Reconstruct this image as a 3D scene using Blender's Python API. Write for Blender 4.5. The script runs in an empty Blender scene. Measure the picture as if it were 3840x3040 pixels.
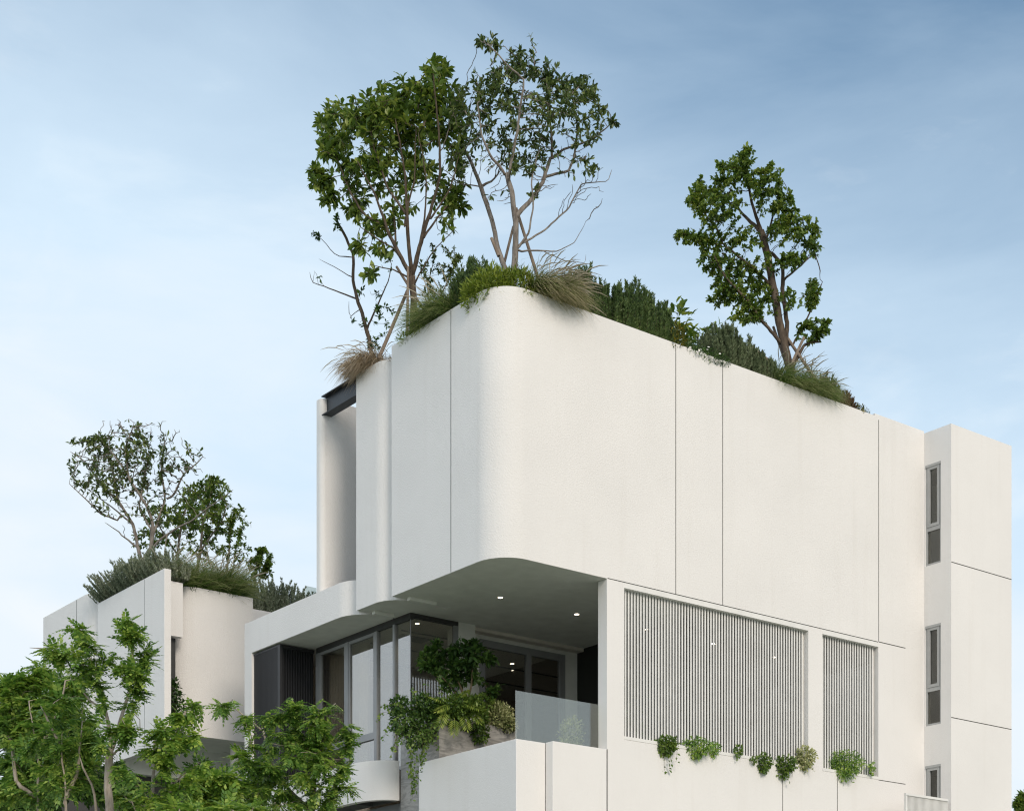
import bpy, bmesh, math, random
import numpy as np
C = bpy.context.scene.collection
SC = bpy.context.scene
R = math.radians
EYE = 1.6                                   # height of the lens above the ground

# ------------------------------------------------------------------ camera
cam = bpy.data.cameras.new('camera'); cam_o = bpy.data.objects.new('camera', cam); C.objects.link(cam_o)
cam_o.location = (0, 0, EYE); cam_o.rotation_euler = (R(90), 0, 0)
cam.sensor_width = 36; cam.lens = 57.98; cam.shift_y = 0.638
cam.clip_start = 0.5; cam.clip_end = 20000
SC.camera = cam_o

# ------------------------------------------------------------------ directions of the house
UX, UY = 0.79187, 0.61069                   # along the right-hand front
VX, VY = -0.61069, 0.79187                  # along the left-hand side
OX, OY = -0.2412, 31.7449                   # the nominal front corner
def WP(U, V, z=0.0):
    return (OX + U*UX + V*VX, OY + U*UY + V*VY, z + EYE)
FPX = 6185.0
def at(px, py, d):
    return np.array([(px-1920)/FPX*d, d, (3970-py)/FPX*d + EYE])
def U_at(px, V):
    a = (px-1920)/FPX; return -(OX + V*VX - a*(OY + V*VY))/(UX - a*UY)
def V_at(px, U):
    a = (px-1920)/FPX; return -(OX + U*UX - a*(OY + U*UY))/(VX - a*VY)

# ------------------------------------------------------------------ sky and sun
EXPOSURE = 0.56
SUN_EL = R(27)
sdir = np.array([-0.24*UX - VX, -0.24*UY - VY]); sdir /= np.linalg.norm(sdir)     # towards the sun: it faces the right-hand front
world = bpy.data.worlds.new('World'); SC.world = world; world.use_nodes = True
nt = world.node_tree; nt.nodes.clear()
def N(tree, kind, **kw):
    n = tree.nodes.new(kind)
    for k, v in kw.items(): setattr(n, k, v)
    return n
def math_node(tree, op, a, b=None, clamp=False):
    n = N(tree, 'ShaderNodeMath', operation=op, use_clamp=clamp)
    for i, x in enumerate((a, b)):
        if x is None: continue
        if isinstance(x, (int, float)): n.inputs[i].default_value = x
        else: tree.links.new(x, n.inputs[i])
    return n.outputs[0]
sky = N(nt, 'ShaderNodeTexSky', sky_type='NISHITA', sun_disc=False, sun_elevation=SUN_EL,
        sun_rotation=math.atan2(sdir[0], sdir[1]), altitude=20, air_density=1.0, dust_density=0.5, ozone_density=1.0)
tc = N(nt, 'ShaderNodeTexCoord'); sep = N(nt, 'ShaderNodeSeparateXYZ'); nt.links.new(tc.outputs['Generated'], sep.inputs[0])
mp = N(nt, 'ShaderNodeMapping'); mp.inputs['Scale'].default_value = (1.6, 1.6, 5.0); mp.inputs['Rotation'].default_value = (0, R(18), 0)
nt.links.new(tc.outputs['Generated'], mp.inputs[0])
noi = N(nt, 'ShaderNodeTexNoise'); noi.inputs['Scale'].default_value = 2.2; noi.inputs['Detail'].default_value = 7; noi.inputs['Roughness'].default_value = 0.55
noi.inputs['Distortion'].default_value = 0.4
nt.links.new(mp.outputs[0], noi.inputs[0])
f = math_node(nt, 'MULTIPLY', sep.outputs[2], -4.4)
f = math_node(nt, 'ADD', f, math_node(nt, 'MULTIPLY', math_node(nt, 'MAXIMUM', math_node(nt, 'MINIMUM', sep.outputs[0], 0.32), -0.4), -1.2))
f = math_node(nt, 'ADD', f, math_node(nt, 'MULTIPLY', noi.outputs[0], 0.9))
f = math_node(nt, 'ADD', f, 2.24, clamp=True)
g = math_node(nt, 'MULTIPLY', math_node(nt, 'SUBTRACT', noi.outputs[0], 0.44), 3.4)
g = math_node(nt, 'ADD', g, math_node(nt, 'MULTIPLY', math_node(nt, 'SUBTRACT', 0.36, sep.outputs[2]), 3.4))
g = math_node(nt, 'MULTIPLY', math_node(nt, 'ADD', g, math_node(nt, 'MULTIPLY', sep.outputs[0], -0.6), clamp=True), 0.75)
mp2 = N(nt, 'ShaderNodeMapping'); mp2.inputs['Scale'].default_value = (3.0, 3.0, 6.5); mp2.inputs['Rotation'].default_value = (R(12), R(-28), R(20))
nt.links.new(tc.outputs['Generated'], mp2.inputs[0])
no2 = N(nt, 'ShaderNodeTexNoise'); no2.inputs['Scale'].default_value = 1.5; no2.inputs['Detail'].default_value = 9; no2.inputs['Roughness'].default_value = 0.6; no2.inputs['Distortion'].default_value = 0.8
nt.links.new(mp2.outputs[0], no2.inputs[0])                              # thin wisps of high cloud
w = math_node(nt, 'MULTIPLY', math_node(nt, 'MULTIPLY', math_node(nt, 'SUBTRACT', no2.outputs[0], 0.54), 5.0, clamp=True), 0.28)
g = math_node(nt, 'ADD', g, w, clamp=True)
bg = N(nt, 'ShaderNodeBackground'); bg.inputs[1].default_value = 0.1
mixc = N(nt, 'ShaderNodeMix', data_type='RGBA'); mixc.inputs['B'].default_value = (4.7, 5.8, 6.8, 1)
tint = N(nt, 'ShaderNodeVectorMath', operation='MULTIPLY'); tint.inputs[1].default_value = (0.94, 1.06, 1.015); nt.links.new(sky.outputs[0], tint.inputs[0])
nt.links.new(f, mixc.inputs['Factor']); nt.links.new(tint.outputs[0], mixc.inputs['A'])
mixw = N(nt, 'ShaderNodeMix', data_type='RGBA'); mixw.inputs['B'].default_value = (6.1, 6.5, 6.8, 1)
nt.links.new(g, mixw.inputs['Factor']); nt.links.new(mixc.outputs['Result'], mixw.inputs['A'])
dt = N(nt, 'ShaderNodeVectorMath', operation='DOT_PRODUCT'); dt.inputs[1].default_value = (-0.74, -0.62, 0.25)   # extra sky glow added out of view, behind left, to lift the left-hand faces
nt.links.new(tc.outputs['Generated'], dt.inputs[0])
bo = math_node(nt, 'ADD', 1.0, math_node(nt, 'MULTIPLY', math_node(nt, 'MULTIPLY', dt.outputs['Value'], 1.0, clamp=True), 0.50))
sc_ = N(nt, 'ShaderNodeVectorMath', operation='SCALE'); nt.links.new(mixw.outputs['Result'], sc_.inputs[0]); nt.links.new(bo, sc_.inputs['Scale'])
ds = N(nt, 'ShaderNodeVectorMath', operation='DOT_PRODUCT')                                   # pale warm haze round the veiled sun
ds.inputs[1].default_value = (sdir[0]*math.cos(SUN_EL), sdir[1]*math.cos(SUN_EL), math.sin(SUN_EL)); nt.links.new(tc.outputs['Generated'], ds.inputs[0])
hz = math_node(nt, 'MULTIPLY', math_node(nt, 'POWER', math_node(nt, 'MULTIPLY', ds.outputs['Value'], 1.0, clamp=True), 2.5), 0.85)
mixh = N(nt, 'ShaderNodeMix', data_type='RGBA'); mixh.inputs['B'].default_value = (7.0, 6.7, 6.1, 1)
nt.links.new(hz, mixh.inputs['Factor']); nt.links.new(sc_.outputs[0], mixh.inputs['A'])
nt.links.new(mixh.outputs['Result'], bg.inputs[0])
out = N(nt, 'ShaderNodeOutputWorld'); nt.links.new(bg.outputs[0], out.inputs[0])

sun = bpy.data.lights.new('sun', 'SUN'); sun_o = bpy.data.objects.new('sun', sun); C.objects.link(sun_o)
sun.energy = 1.25; sun.angle = R(22); sun.color = (1.0, 0.89, 0.765)
from mathutils import Vector
sun_o.rotation_euler = Vector((sdir[0]*math.cos(SUN_EL), sdir[1]*math.cos(SUN_EL), math.sin(SUN_EL))).to_track_quat('Z', 'Y').to_euler()
SC.view_settings.view_transform = 'Standard'; SC.view_settings.look = 'None'
SC.view_settings.exposure = EXPOSURE; SC.view_settings.gamma = 1
SC.cycles.filter_width = 1.2; SC.cycles.max_bounces = 10; SC.cycles.transparent_max_bounces = 24
SC.cycles.use_denoising = True; SC.cycles.denoising_prefilter = 'ACCURATE'; SC.cycles.use_adaptive_sampling = False

# ------------------------------------------------------------------ materials
def newmat(name):
    m = bpy.data.materials.new(name); m.use_nodes = True
    t = m.node_tree; b = t.nodes['Principled BSDF']; return m, t, b
def plain(name, col, rough=0.6, metal=0.0, spec=0.4):
    m, t, b = newmat(name)
    tc = N(t, 'ShaderNodeTexCoord'); n = N(t, 'ShaderNodeTexNoise'); n.inputs['Scale'].default_value = 3.0; n.inputs['Detail'].default_value = 6
    t.links.new(tc.outputs['Object'], n.inputs[0])
    cr = N(t, 'ShaderNodeValToRGB')
    cr.color_ramp.elements[0].position = 0.3; cr.color_ramp.elements[1].position = 0.7
    cr.color_ramp.elements[0].color = tuple(c*0.93 for c in col) + (1,); cr.color_ramp.elements[1].color = tuple(min(1, c*1.05) for c in col) + (1,)
    t.links.new(n.outputs[0], cr.inputs[0]); t.links.new(cr.outputs[0], b.inputs['Base Color'])
    b.inputs['Roughness'].default_value = rough; b.inputs['Metallic'].default_value = metal; b.inputs['Specular IOR Level'].default_value = spec
    return m
def stucco(name, col, bump=0.5, scale=34.0):
    m, t, b = newmat(name)
    tc = N(t, 'ShaderNodeTexCoord')
    n1 = N(t, 'ShaderNodeTexNoise'); n1.inputs['Scale'].default_value = scale; n1.inputs['Detail'].default_value = 4; n1.inputs['Roughness'].default_value = 0.55
    n2 = N(t, 'ShaderNodeTexNoise'); n2.inputs['Scale'].default_value = 0.55; n2.inputs['Detail'].default_value = 5
    mp = N(t, 'ShaderNodeMapping'); mp.inputs['Scale'].default_value = (2.2, 2.2, 0.12)
    n3 = N(t, 'ShaderNodeTexNoise'); n3.inputs['Scale'].default_value = 1.7; n3.inputs['Detail'].default_value = 6
    for n in (n1, n2): t.links.new(tc.outputs['Object'], n.inputs[0])
    t.links.new(tc.outputs['Object'], mp.inputs[0]); t.links.new(mp.outputs[0], n3.inputs[0])
    cr = N(t, 'ShaderNodeValToRGB'); e = cr.color_ramp.elements
    e[0].position = 0.25; e[1].position = 0.75
    e[0].color = tuple(c*0.95 for c in col) + (1,); e[1].color = tuple(min(1, c*1.02) for c in col) + (1,)
    t.links.new(n2.outputs[0], cr.inputs[0])
    cr2 = N(t, 'ShaderNodeValToRGB'); e = cr2.color_ramp.elements
    e[0].position = 0.27; e[1].position = 0.46; e[0].color = (0.972, 0.968, 0.962, 1); e[1].color = (1, 1, 1, 1)
    t.links.new(n3.outputs[0], cr2.inputs[0])
    mx = N(t, 'ShaderNodeMix', data_type='RGBA', blend_type='MULTIPLY'); mx.inputs['Factor'].default_value = 1
    t.links.new(cr.outputs[0], mx.inputs['A']); t.links.new(cr2.outputs[0], mx.inputs['B'])
    t.links.new(mx.outputs['Result'], b.inputs['Base Color'])
    bp = N(t, 'ShaderNodeBump'); bp.inputs['Strength'].default_value = bump; bp.inputs['Distance'].default_value = 0.02
    t.links.new(n1.outputs[0], bp.inputs['Height']); t.links.new(bp.outputs[0], b.inputs['Normal'])
    b.inputs['Roughness'].default_value = 0.85; b.inputs['Specular IOR Level'].default_value = 0.2
    return m
def leafmat(name, dark, mid, light, trans=0.30, rough=0.45, clump=1.0, spec=0.35):
    m, t, b = newmat(name)
    g = N(t, 'ShaderNodeNewGeometry'); tc = N(t, 'ShaderNodeTexCoord')
    n = N(t, 'ShaderNodeTexNoise'); n.inputs['Scale'].default_value = clump; n.inputs['Detail'].default_value = 3
    t.links.new(tc.outputs['Object'], n.inputs[0])
    s = math_node(t, 'ADD', math_node(t, 'MULTIPLY', g.outputs['Random Per Island'], 0.65), math_node(t, 'MULTIPLY', n.outputs[0], 1.0))
    s = math_node(t, 'SUBTRACT', s, 0.30, clamp=True)
    cr = N(t, 'ShaderNodeValToRGB'); e = cr.color_ramp.elements
    e[0].position = 0.15; e[0].color = dark + (1,); e[1].position = 0.95; e[1].color = light + (1,)
    k = e.new(0.55); k.color = mid + (1,)
    t.links.new(s, cr.inputs[0]); t.links.new(cr.outputs[0], b.inputs['Base Color'])
    b.inputs['Roughness'].default_value = rough; b.inputs['Specular IOR Level'].default_value = spec
    tr = N(t, 'ShaderNodeBsdfTranslucent')
    hs = N(t, 'ShaderNodeHueSaturation'); hs.inputs['Saturation'].default_value = 1.1; hs.inputs['Value'].default_value = 1.5; hs.inputs['Hue'].default_value = 0.49
    t.links.new(cr.outputs[0], hs.inputs['Color']); t.links.new(hs.outputs[0], tr.inputs[0])
    mx = N(t, 'ShaderNodeMixShader'); mx.inputs[0].default_value = trans
    o = t.nodes['Material Output']
    t.links.new(b.outputs[0], mx.inputs[1]); t.links.new(tr.outputs[0], mx.inputs[2]); t.links.new(mx.outputs[0], o.inputs[0])
    return m
def grassmat(name, base, mid, tip):
    m, t, b = newmat(name)
    a = N(t, 'ShaderNodeAttribute', attribute_name='along'); g = N(t, 'ShaderNodeNewGeometry')
    s = math_node(t, 'ADD', a.outputs['Fac'], math_node(t, 'MULTIPLY', math_node(t, 'SUBTRACT', g.outputs['Random Per Island'], 0.5), 0.55), clamp=True)
    cr = N(t, 'ShaderNodeValToRGB'); e = cr.color_ramp.elements
    e[0].position = 0.05; e[0].color = base + (1,); e[1].position = 0.95; e[1].color = tip + (1,)
    k = e.new(0.5); k.color = mid + (1,)
    t.links.new(s, cr.inputs[0]); t.links.new(cr.outputs[0], b.inputs['Base Color'])
    b.inputs['Roughness'].default_value = 0.5; b.inputs['Specular IOR Level'].default_value = 0.25
    tr = N(t, 'ShaderNodeBsdfTranslucent'); t.links.new(cr.outputs[0], tr.inputs[0])
    mx = N(t, 'ShaderNodeMixShader'); mx.inputs[0].default_value = 0.3
    t.links.new(b.outputs[0], mx.inputs[1]); t.links.new(tr.outputs[0], mx.inputs[2]); t.links.new(mx.outputs[0], t.nodes['Material Output'].inputs[0])
    return m
def bark(name, c1, c2):
    m, t, b = newmat(name)
    tc = N(t, 'ShaderNodeTexCoord'); mp = N(t, 'ShaderNodeMapping'); mp.inputs['Scale'].default_value = (1, 1, 0.25)
    n = N(t, 'ShaderNodeTexNoise'); n.inputs['Scale'].default_value = 14; n.inputs['Detail'].default_value = 8; n.inputs['Roughness'].default_value = 0.65
    t.links.new(tc.outputs['Object'], mp.inputs[0]); t.links.new(mp.outputs[0], n.inputs[0])
    cr = N(t, 'ShaderNodeValToRGB'); e = cr.color_ramp.elements
    e[0].position = 0.32; e[1].position = 0.68; e[0].color = c1 + (1,); e[1].color = c2 + (1,)
    t.links.new(n.outputs[0], cr.inputs[0]); t.links.new(cr.outputs[0], b.inputs['Base Color'])
    bp = N(t, 'ShaderNodeBump'); bp.inputs['Strength'].default_value = 0.6; bp.inputs['Distance'].default_value = 0.02
    t.links.new(n.outputs[0], bp.inputs['Height']); t.links.new(bp.outputs[0], b.inputs['Normal'])
    b.inputs['Roughness'].default_value = 0.85; b.inputs['Specular IOR Level'].default_value = 0.2
    return m
def glass(name, tint, r0, refl=(1, 1, 1)):
    m = bpy.data.materials.new(name); m.use_nodes = True; t = m.node_tree; t.nodes.clear()
    lw = N(t, 'ShaderNodeLayerWeight'); lw.inputs[0].default_value = 0.5
    fac = math_node(t, 'ADD', math_node(t, 'MULTIPLY', math_node(t, 'POWER', lw.outputs['Facing'], 4.0), 1-r0), r0)
    tp = N(t, 'ShaderNodeBsdfTransparent'); tp.inputs[0].default_value = tint + (1,)
    gl = N(t, 'ShaderNodeBsdfGlossy'); gl.inputs['Roughness'].default_value = 0.0; gl.inputs['Color'].default_value = refl + (1,)
    nz = N(t, 'ShaderNodeTexNoise'); nz.inputs['Scale'].default_value = 0.7; tc = N(t, 'ShaderNodeTexCoord'); t.links.new(tc.outputs['Object'], nz.inputs[0])
    bp = N(t, 'ShaderNodeBump'); bp.inputs['Strength'].default_value = 0.03; bp.inputs['Distance'].default_value = 0.05
    t.links.new(nz.outputs[0], bp.inputs['Height']); t.links.new(bp.outputs[0], gl.inputs['Normal'])
    mx = N(t, 'ShaderNodeMixShader'); o = N(t, 'ShaderNodeOutputMaterial')
    t.links.new(fac, mx.inputs[0]); t.links.new(tp.outputs[0], mx.inputs[1]); t.links.new(gl.outputs[0], mx.inputs[2]); t.links.new(mx.outputs[0], o.inputs[0])
    return m
def stone(name):
    m, t, b = newmat(name)
    tc = N(t, 'ShaderNodeTexCoord'); mp = N(t, 'ShaderNodeMapping'); mp.inputs['Scale'].default_value = (0.8, 0.8, 3.2); mp.inputs['Rotation'].default_value = (R(8), R(-10), 0)
    n = N(t, 'ShaderNodeTexNoise'); n.inputs['Scale'].default_value = 2.6; n.inputs['Detail'].default_value = 12; n.inputs['Roughness'].default_value = 0.66; n.inputs['Distortion'].default_value = 1.6
    t.links.new(tc.outputs['Object'], mp.inputs[0]); t.links.new(mp.outputs[0], n.inputs[0])
    cr = N(t, 'ShaderNodeValToRGB'); e = cr.color_ramp.elements
    e[0].position = 0.30; e[0].color = (0.13, 0.125, 0.12, 1); e[1].position = 0.72; e[1].color = (0.42, 0.40, 0.375, 1)
    k = e.new(0.5); k.color = (0.27, 0.26, 0.245, 1)
    t.links.new(n.outputs[0], cr.inputs[0])
    br = N(t, 'ShaderNodeTexBrick'); br.offset = 0.0; br.inputs['Scale'].default_value = 1.0
    t.links.new(cr.outputs[0], b.inputs['Base Color'])
    b.inputs['Roughness'].default_value = 0.45
    return m
def emit(name, col, s):
    m = bpy.data.materials.new(name); m.use_nodes = True; t = m.node_tree; t.nodes.clear()
    e = N(t, 'ShaderNodeEmission'); e.inputs[0].default_value = col + (1,); e.inputs[1].default_value = s
    o = N(t, 'ShaderNodeOutputMaterial'); t.links.new(e.outputs[0], o.inputs[0]); return m

M = {}
M['white'] = stucco('white_stucco', (0.805, 0.784, 0.766), 0.3, 45)
M['rough'] = stucco('rough_white_stucco', (0.805, 0.784, 0.766), 0.55, 34)
M['ceiling'] = plain('ceiling_paint', (0.74, 0.745, 0.70), 0.8, 0, 0.1)
M['shadeceil'] = plain('painted_ceiling_shade', (0.26, 0.26, 0.22), 0.85, 0, 0.1)  # ceiling shade behind the slats, put into the colour
M['joint'] = plain('joint_filler', (0.07, 0.07, 0.065), 0.9, 0, 0.1)
M['slat'] = plain('white_powder_coat', (0.78, 0.765, 0.74), 0.45)
M['frame'] = plain('grey_aluminium', (0.29, 0.295, 0.30), 0.42, 0.25)
M['lightframe'] = plain('light_grey_aluminium', (0.40, 0.41, 0.41), 0.45, 0.2)
M['header'] = plain('dark_grey_aluminium', (0.055, 0.055, 0.055), 0.5, 0.2)
M['black'] = plain('black_powder_coat', (0.020, 0.021, 0.024), 0.40, 0.0, 0.5)
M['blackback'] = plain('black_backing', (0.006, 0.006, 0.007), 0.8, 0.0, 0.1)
M['steel'] = plain('dark_steel_paint', (0.035, 0.04, 0.047), 0.4, 0.3)
M['glass'] = glass('coated_window_glass', (0.76, 0.76, 0.73), 0.19)
M['clear'] = glass('clear_balustrade_glass', (0.88, 0.905, 0.87), 0.16, (1.0, 0.99, 0.94))
M['towerglass'] = glass('stair_window_glass', (0.70, 0.70, 0.66), 0.05)
M['stone'] = stone('grey_veined_stone')
M['inwall'] = plain('interior_wall_paint', (0.62, 0.54, 0.45), 0.8)
M['inceil'] = plain('interior_ceiling_paint', (0.72, 0.67, 0.60), 0.8)
M['curtain'] = plain('beige_curtain_cloth', (0.70, 0.61, 0.50), 0.9)
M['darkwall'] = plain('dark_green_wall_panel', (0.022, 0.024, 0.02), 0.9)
M['floor'] = plain('grey_floor_tile', (0.07, 0.07, 0.065), 0.5)
M['soil'] = plain('planting_soil', (0.05, 0.04, 0.03), 0.95, 0, 0.1)
M['lamp'] = emit('lamp_glow', (1.0, 0.86, 0.66), 8)
M['wood'] = bark('stake_wood', (0.16, 0.12, 0.09), (0.30, 0.24, 0.19))
M['bark_brown'] = bark('brown_bark', (0.055, 0.040, 0.030), (0.15, 0.115, 0.085))
M['bark_grey'] = bark('grey_bark', (0.12, 0.10, 0.085), (0.32, 0.285, 0.25))
M['bark_pale'] = bark('pale_bark', (0.22, 0.17, 0.13), (0.48, 0.42, 0.35))
M['stem'] = bark('brown_stem', (0.05, 0.04, 0.025), (0.13, 0.10, 0.06))
M['l_big'] = leafmat('broad_green_leaf', (0.050, 0.095, 0.020), (0.120, 0.195, 0.036), (0.30, 0.35, 0.08), 0.38, 0.40, 1.6, 0.5)
M['l_olive'] = leafmat('olive_green_leaf', (0.045, 0.075, 0.024), (0.095, 0.145, 0.042), (0.24, 0.29, 0.09), 0.30, 0.40, 1.6, 0.5)
M['l_mid'] = leafmat('mid_green_leaf', (0.050, 0.098, 0.020), (0.120, 0.200, 0.038), (0.28, 0.34, 0.07), 0.36, 0.40, 1.6, 0.5)
M['l_fresh'] = leafmat('fresh_green_leaf', (0.060, 0.130, 0.030), (0.165, 0.300, 0.062), (0.47, 0.57, 0.14), 0.42, 0.38, 2.6, 0.5)
M['l_fresh2'] = leafmat('bright_green_leaf', (0.075, 0.155, 0.032), (0.20, 0.345, 0.066), (0.52, 0.61, 0.14), 0.42, 0.38, 2.6, 0.5)
M['l_deep'] = leafmat('deep_green_leaf', (0.023, 0.055, 0.016), (0.052, 0.113, 0.025), (0.137, 0.227, 0.051), 0.28)
M['l_rosemary'] = leafmat('rosemary_needle', (0.036, 0.070, 0.022), (0.082, 0.138, 0.040), (0.18, 0.24, 0.08), 0.22, 0.6, 2.0)
M['l_sage'] = leafmat('grey_green_needle', (0.065, 0.095, 0.045), (0.13, 0.17, 0.085), (0.25, 0.29, 0.17), 0.18, 0.7, 2.0)
M['l_silver'] = leafmat('silver_leaf', (0.11, 0.145, 0.085), (0.23, 0.27, 0.18), (0.42, 0.45, 0.34), 0.2, 0.7, 2.0)
M['l_bamboo'] = leafmat('yellow_green_blade', (0.085, 0.135, 0.020), (0.19, 0.26, 0.04), (0.40, 0.45, 0.10), 0.3, 0.5, 3.0)
M['l_ivy'] = leafmat('ivy_leaf', (0.045, 0.092, 0.018), (0.095, 0.165, 0.032), (0.22, 0.30, 0.06), 0.33, 0.42, 3.0)
M['l_variegated'] = leafmat('cream_edged_leaf', (0.066, 0.110, 0.022), (0.352, 0.374, 0.165), (0.682, 0.660, 0.396), 0.25, 0.5, 3.0)
M['l_yellow'] = leafmat('yellow_tipped_leaf', (0.03, 0.055, 0.012), (0.085, 0.10, 0.02), (0.38, 0.30, 0.03), 0.25, 0.5, 3.0)
M['l_red'] = leafmat('bronze_leaf', (0.05, 0.04, 0.02), (0.12, 0.075, 0.045), (0.20, 0.14, 0.08), 0.2, 0.5, 3.0)
M['petal'] = plain('white_petal', (0.75, 0.74, 0.68), 0.6)
M['g_green'] = grassmat('green_grass_blade', (0.045, 0.095, 0.016), (0.11, 0.19, 0.035), (0.32, 0.34, 0.15))
M['g_mixed'] = grassmat('green_and_straw_blade', (0.055, 0.10, 0.018), (0.14, 0.19, 0.045), (0.52, 0.45, 0.28))
M['g_straw'] = grassmat('straw_blade', (0.12, 0.10, 0.045), (0.36, 0.28, 0.18), (0.50, 0.41, 0.30))
M['plume'] = grassmat('pale_seed_plume', (0.35, 0.31, 0.20), (0.50, 0.45, 0.33), (0.60, 0.55, 0.44))

# ------------------------------------------------------------------ builders
def tag(o, label=None, cat=None, group=None, kind=None):
    for k, v in (('label', label), ('category', cat), ('group', group), ('kind', kind)):
        if v: o[k] = v
    return o
def thing(name, label, cat, loc, group=None, rotz=0.0):
    o = bpy.data.objects.new(name, None); C.objects.link(o); o.empty_display_size = 0.2
    o.location = loc; o.rotation_euler = (0, 0, rotz)
    return tag(o, label, cat, group)
class MB:
    """collects boxes, prisms and wall runs; becomes ONE mesh object"""
    def __init__(s): s.v = []; s.f = []; s.m = []
    def add(s, vs, fs, mi=0):
        b = len(s.v); s.v += [tuple(map(float, p)) for p in vs]; s.f += [tuple(b+i for i in q) for q in fs]; s.m += [mi]*len(fs); return s
    def box(s, x0, x1, y0, y1, z0, z1, mi=0):
        return s.add([(x0,y0,z0),(x1,y0,z0),(x1,y1,z0),(x0,y1,z0),(x0,y0,z1),(x1,y0,z1),(x1,y1,z1),(x0,y1,z1)],
                     [(0,3,2,1),(4,5,6,7),(0,1,5,4),(1,2,6,5),(2,3,7,6),(3,0,4,7)], mi)
    def prism(s, pts, z0, z1, mi=0):
        n = len(pts)
        return s.add([(x,y,z0) for x,y in pts] + [(x,y,z1) for x,y in pts],
                     [tuple(range(n-1,-1,-1)), tuple(range(n,2*n))] + [(i,(i+1)%n,n+(i+1)%n,n+i) for i in range(n)], mi)
    def run(s, pts, th, z0, z1, mi=0):
        """a wall along pts, th thick towards its left-hand side"""
        P = np.array(pts, float); D = np.diff(P, axis=0); D /= np.linalg.norm(D, axis=1)[:, None]
        L = np.stack([-D[:,1], D[:,0]], 1); nn = np.zeros_like(P); nn[0] = L[0]; nn[-1] = L[-1]
        for i in range(1, len(P)-1):
            m = L[i-1] + L[i]; m /= np.linalg.norm(m); nn[i] = m/max(0.3, m@L[i])
        Q = P + nn*th; n = len(P)
        v = [(x,y,z0) for x,y in P] + [(x,y,z1) for x,y in P] + [(x,y,z0) for x,y in Q] + [(x,y,z1) for x,y in Q]
        fs = []
        for i in range(n-1):
            fs += [(i,i+1,n+i+1,n+i), (2*n+i+1,2*n+i,3*n+i,3*n+i+1), (n+i,n+i+1,3*n+i+1,3*n+i), (i+1,i,2*n+i,2*n+i+1)]
        fs += [(0,n,3*n,2*n), (n-1,3*n-1,4*n-1,2*n-1)]
        return s.add(v, fs, mi)
    def tube(s, a, b, r0, r1, n=7, mi=0):
        a = np.array(a, float); b = np.array(b, float); d = b-a; d /= np.linalg.norm(d)
        x = np.cross(d, [0.3, 0.9, 0.1]); x /= np.linalg.norm(x); y = np.cross(d, x)
        v = []
        for c, r in ((a, r0), (b, r1)):
            for i in range(n):
                t = 2*math.pi*i/n; v.append(c + r*(math.cos(t)*x + math.sin(t)*y))
        return s.add(v, [tuple(range(n-1,-1,-1)), tuple(range(n,2*n))] + [(i,(i+1)%n,n+(i+1)%n,n+i) for i in range(n)], mi)
    def disc(s, c, r, z0, z1, n=20, mi=0):
        return s.prism([(c[0]+r*math.cos(2*math.pi*i/n), c[1]+r*math.sin(2*math.pi*i/n)) for i in range(n)], z0, z1, mi)
    def build(s, name, mats, parent=None, off=(0,0,0), bevel=0, smooth=35, loc=None):
        me = bpy.data.meshes.new(name)
        me.from_pydata([(x+off[0], y+off[1], z+off[2]) for x,y,z in s.v], [], s.f)
        for m in (mats if isinstance(mats, (list, tuple)) else [mats]): me.materials.append(m)
        me.polygons.foreach_set('material_index', s.m)
        b = bmesh.new(); b.from_mesh(me); bmesh.ops.recalc_face_normals(b, faces=b.faces); b.to_mesh(me); b.free()
        me.polygons.foreach_set('use_smooth', [True]*len(me.polygons)); me.set_sharp_from_angle(angle=R(smooth))
        o = bpy.data.objects.new(name, me); C.objects.link(o)
        if parent: o.parent = parent
        if loc is not None: o.location = loc
        if bevel:
            md = o.modifiers.new('bevel', 'BEVEL'); md.width = bevel; md.segments = 2; md.limit_method = 'ANGLE'; md.angle_limit = R(40)
        return o
def arc(cx, cy, rx, ry, a0, a1, n=14):
    return [(cx + rx*math.cos(R(a0 + (a1-a0)*i/n)), cy + ry*math.sin(R(a0 + (a1-a0)*i/n))) for i in range(n+1)]
def np_mesh(name, V, T, mats, parent=None, along=None, matidx=None, smooth=False):
    me = bpy.data.meshes.new(name)
    V = np.ascontiguousarray(V, np.float32); T = np.ascontiguousarray(T, np.int32)
    me.vertices.add(len(V)); me.vertices.foreach_set('co', V.ravel())
    k = T.shape[1]; me.loops.add(T.size); me.loops.foreach_set('vertex_index', T.ravel())
    me.polygons.add(len(T)); me.polygons.foreach_set('loop_start', np.arange(len(T), dtype=np.int32)*k)
    for m in (mats if isinstance(mats, (list, tuple)) else [mats]): me.materials.append(m)
    if matidx is not None: me.polygons.foreach_set('material_index', np.ascontiguousarray(matidx, np.int32))
    if along is not None:
        a = me.attributes.new('along', 'FLOAT', 'POINT'); a.data.foreach_set('value', np.ascontiguousarray(along, np.float32))
    me.update(calc_edges=True); me.validate()
    if smooth: me.polygons.foreach_set('use_smooth', [True]*len(me.polygons))
    o = bpy.data.objects.new(name, me); C.objects.link(o)
    if parent: o.parent = parent
    return o

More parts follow.
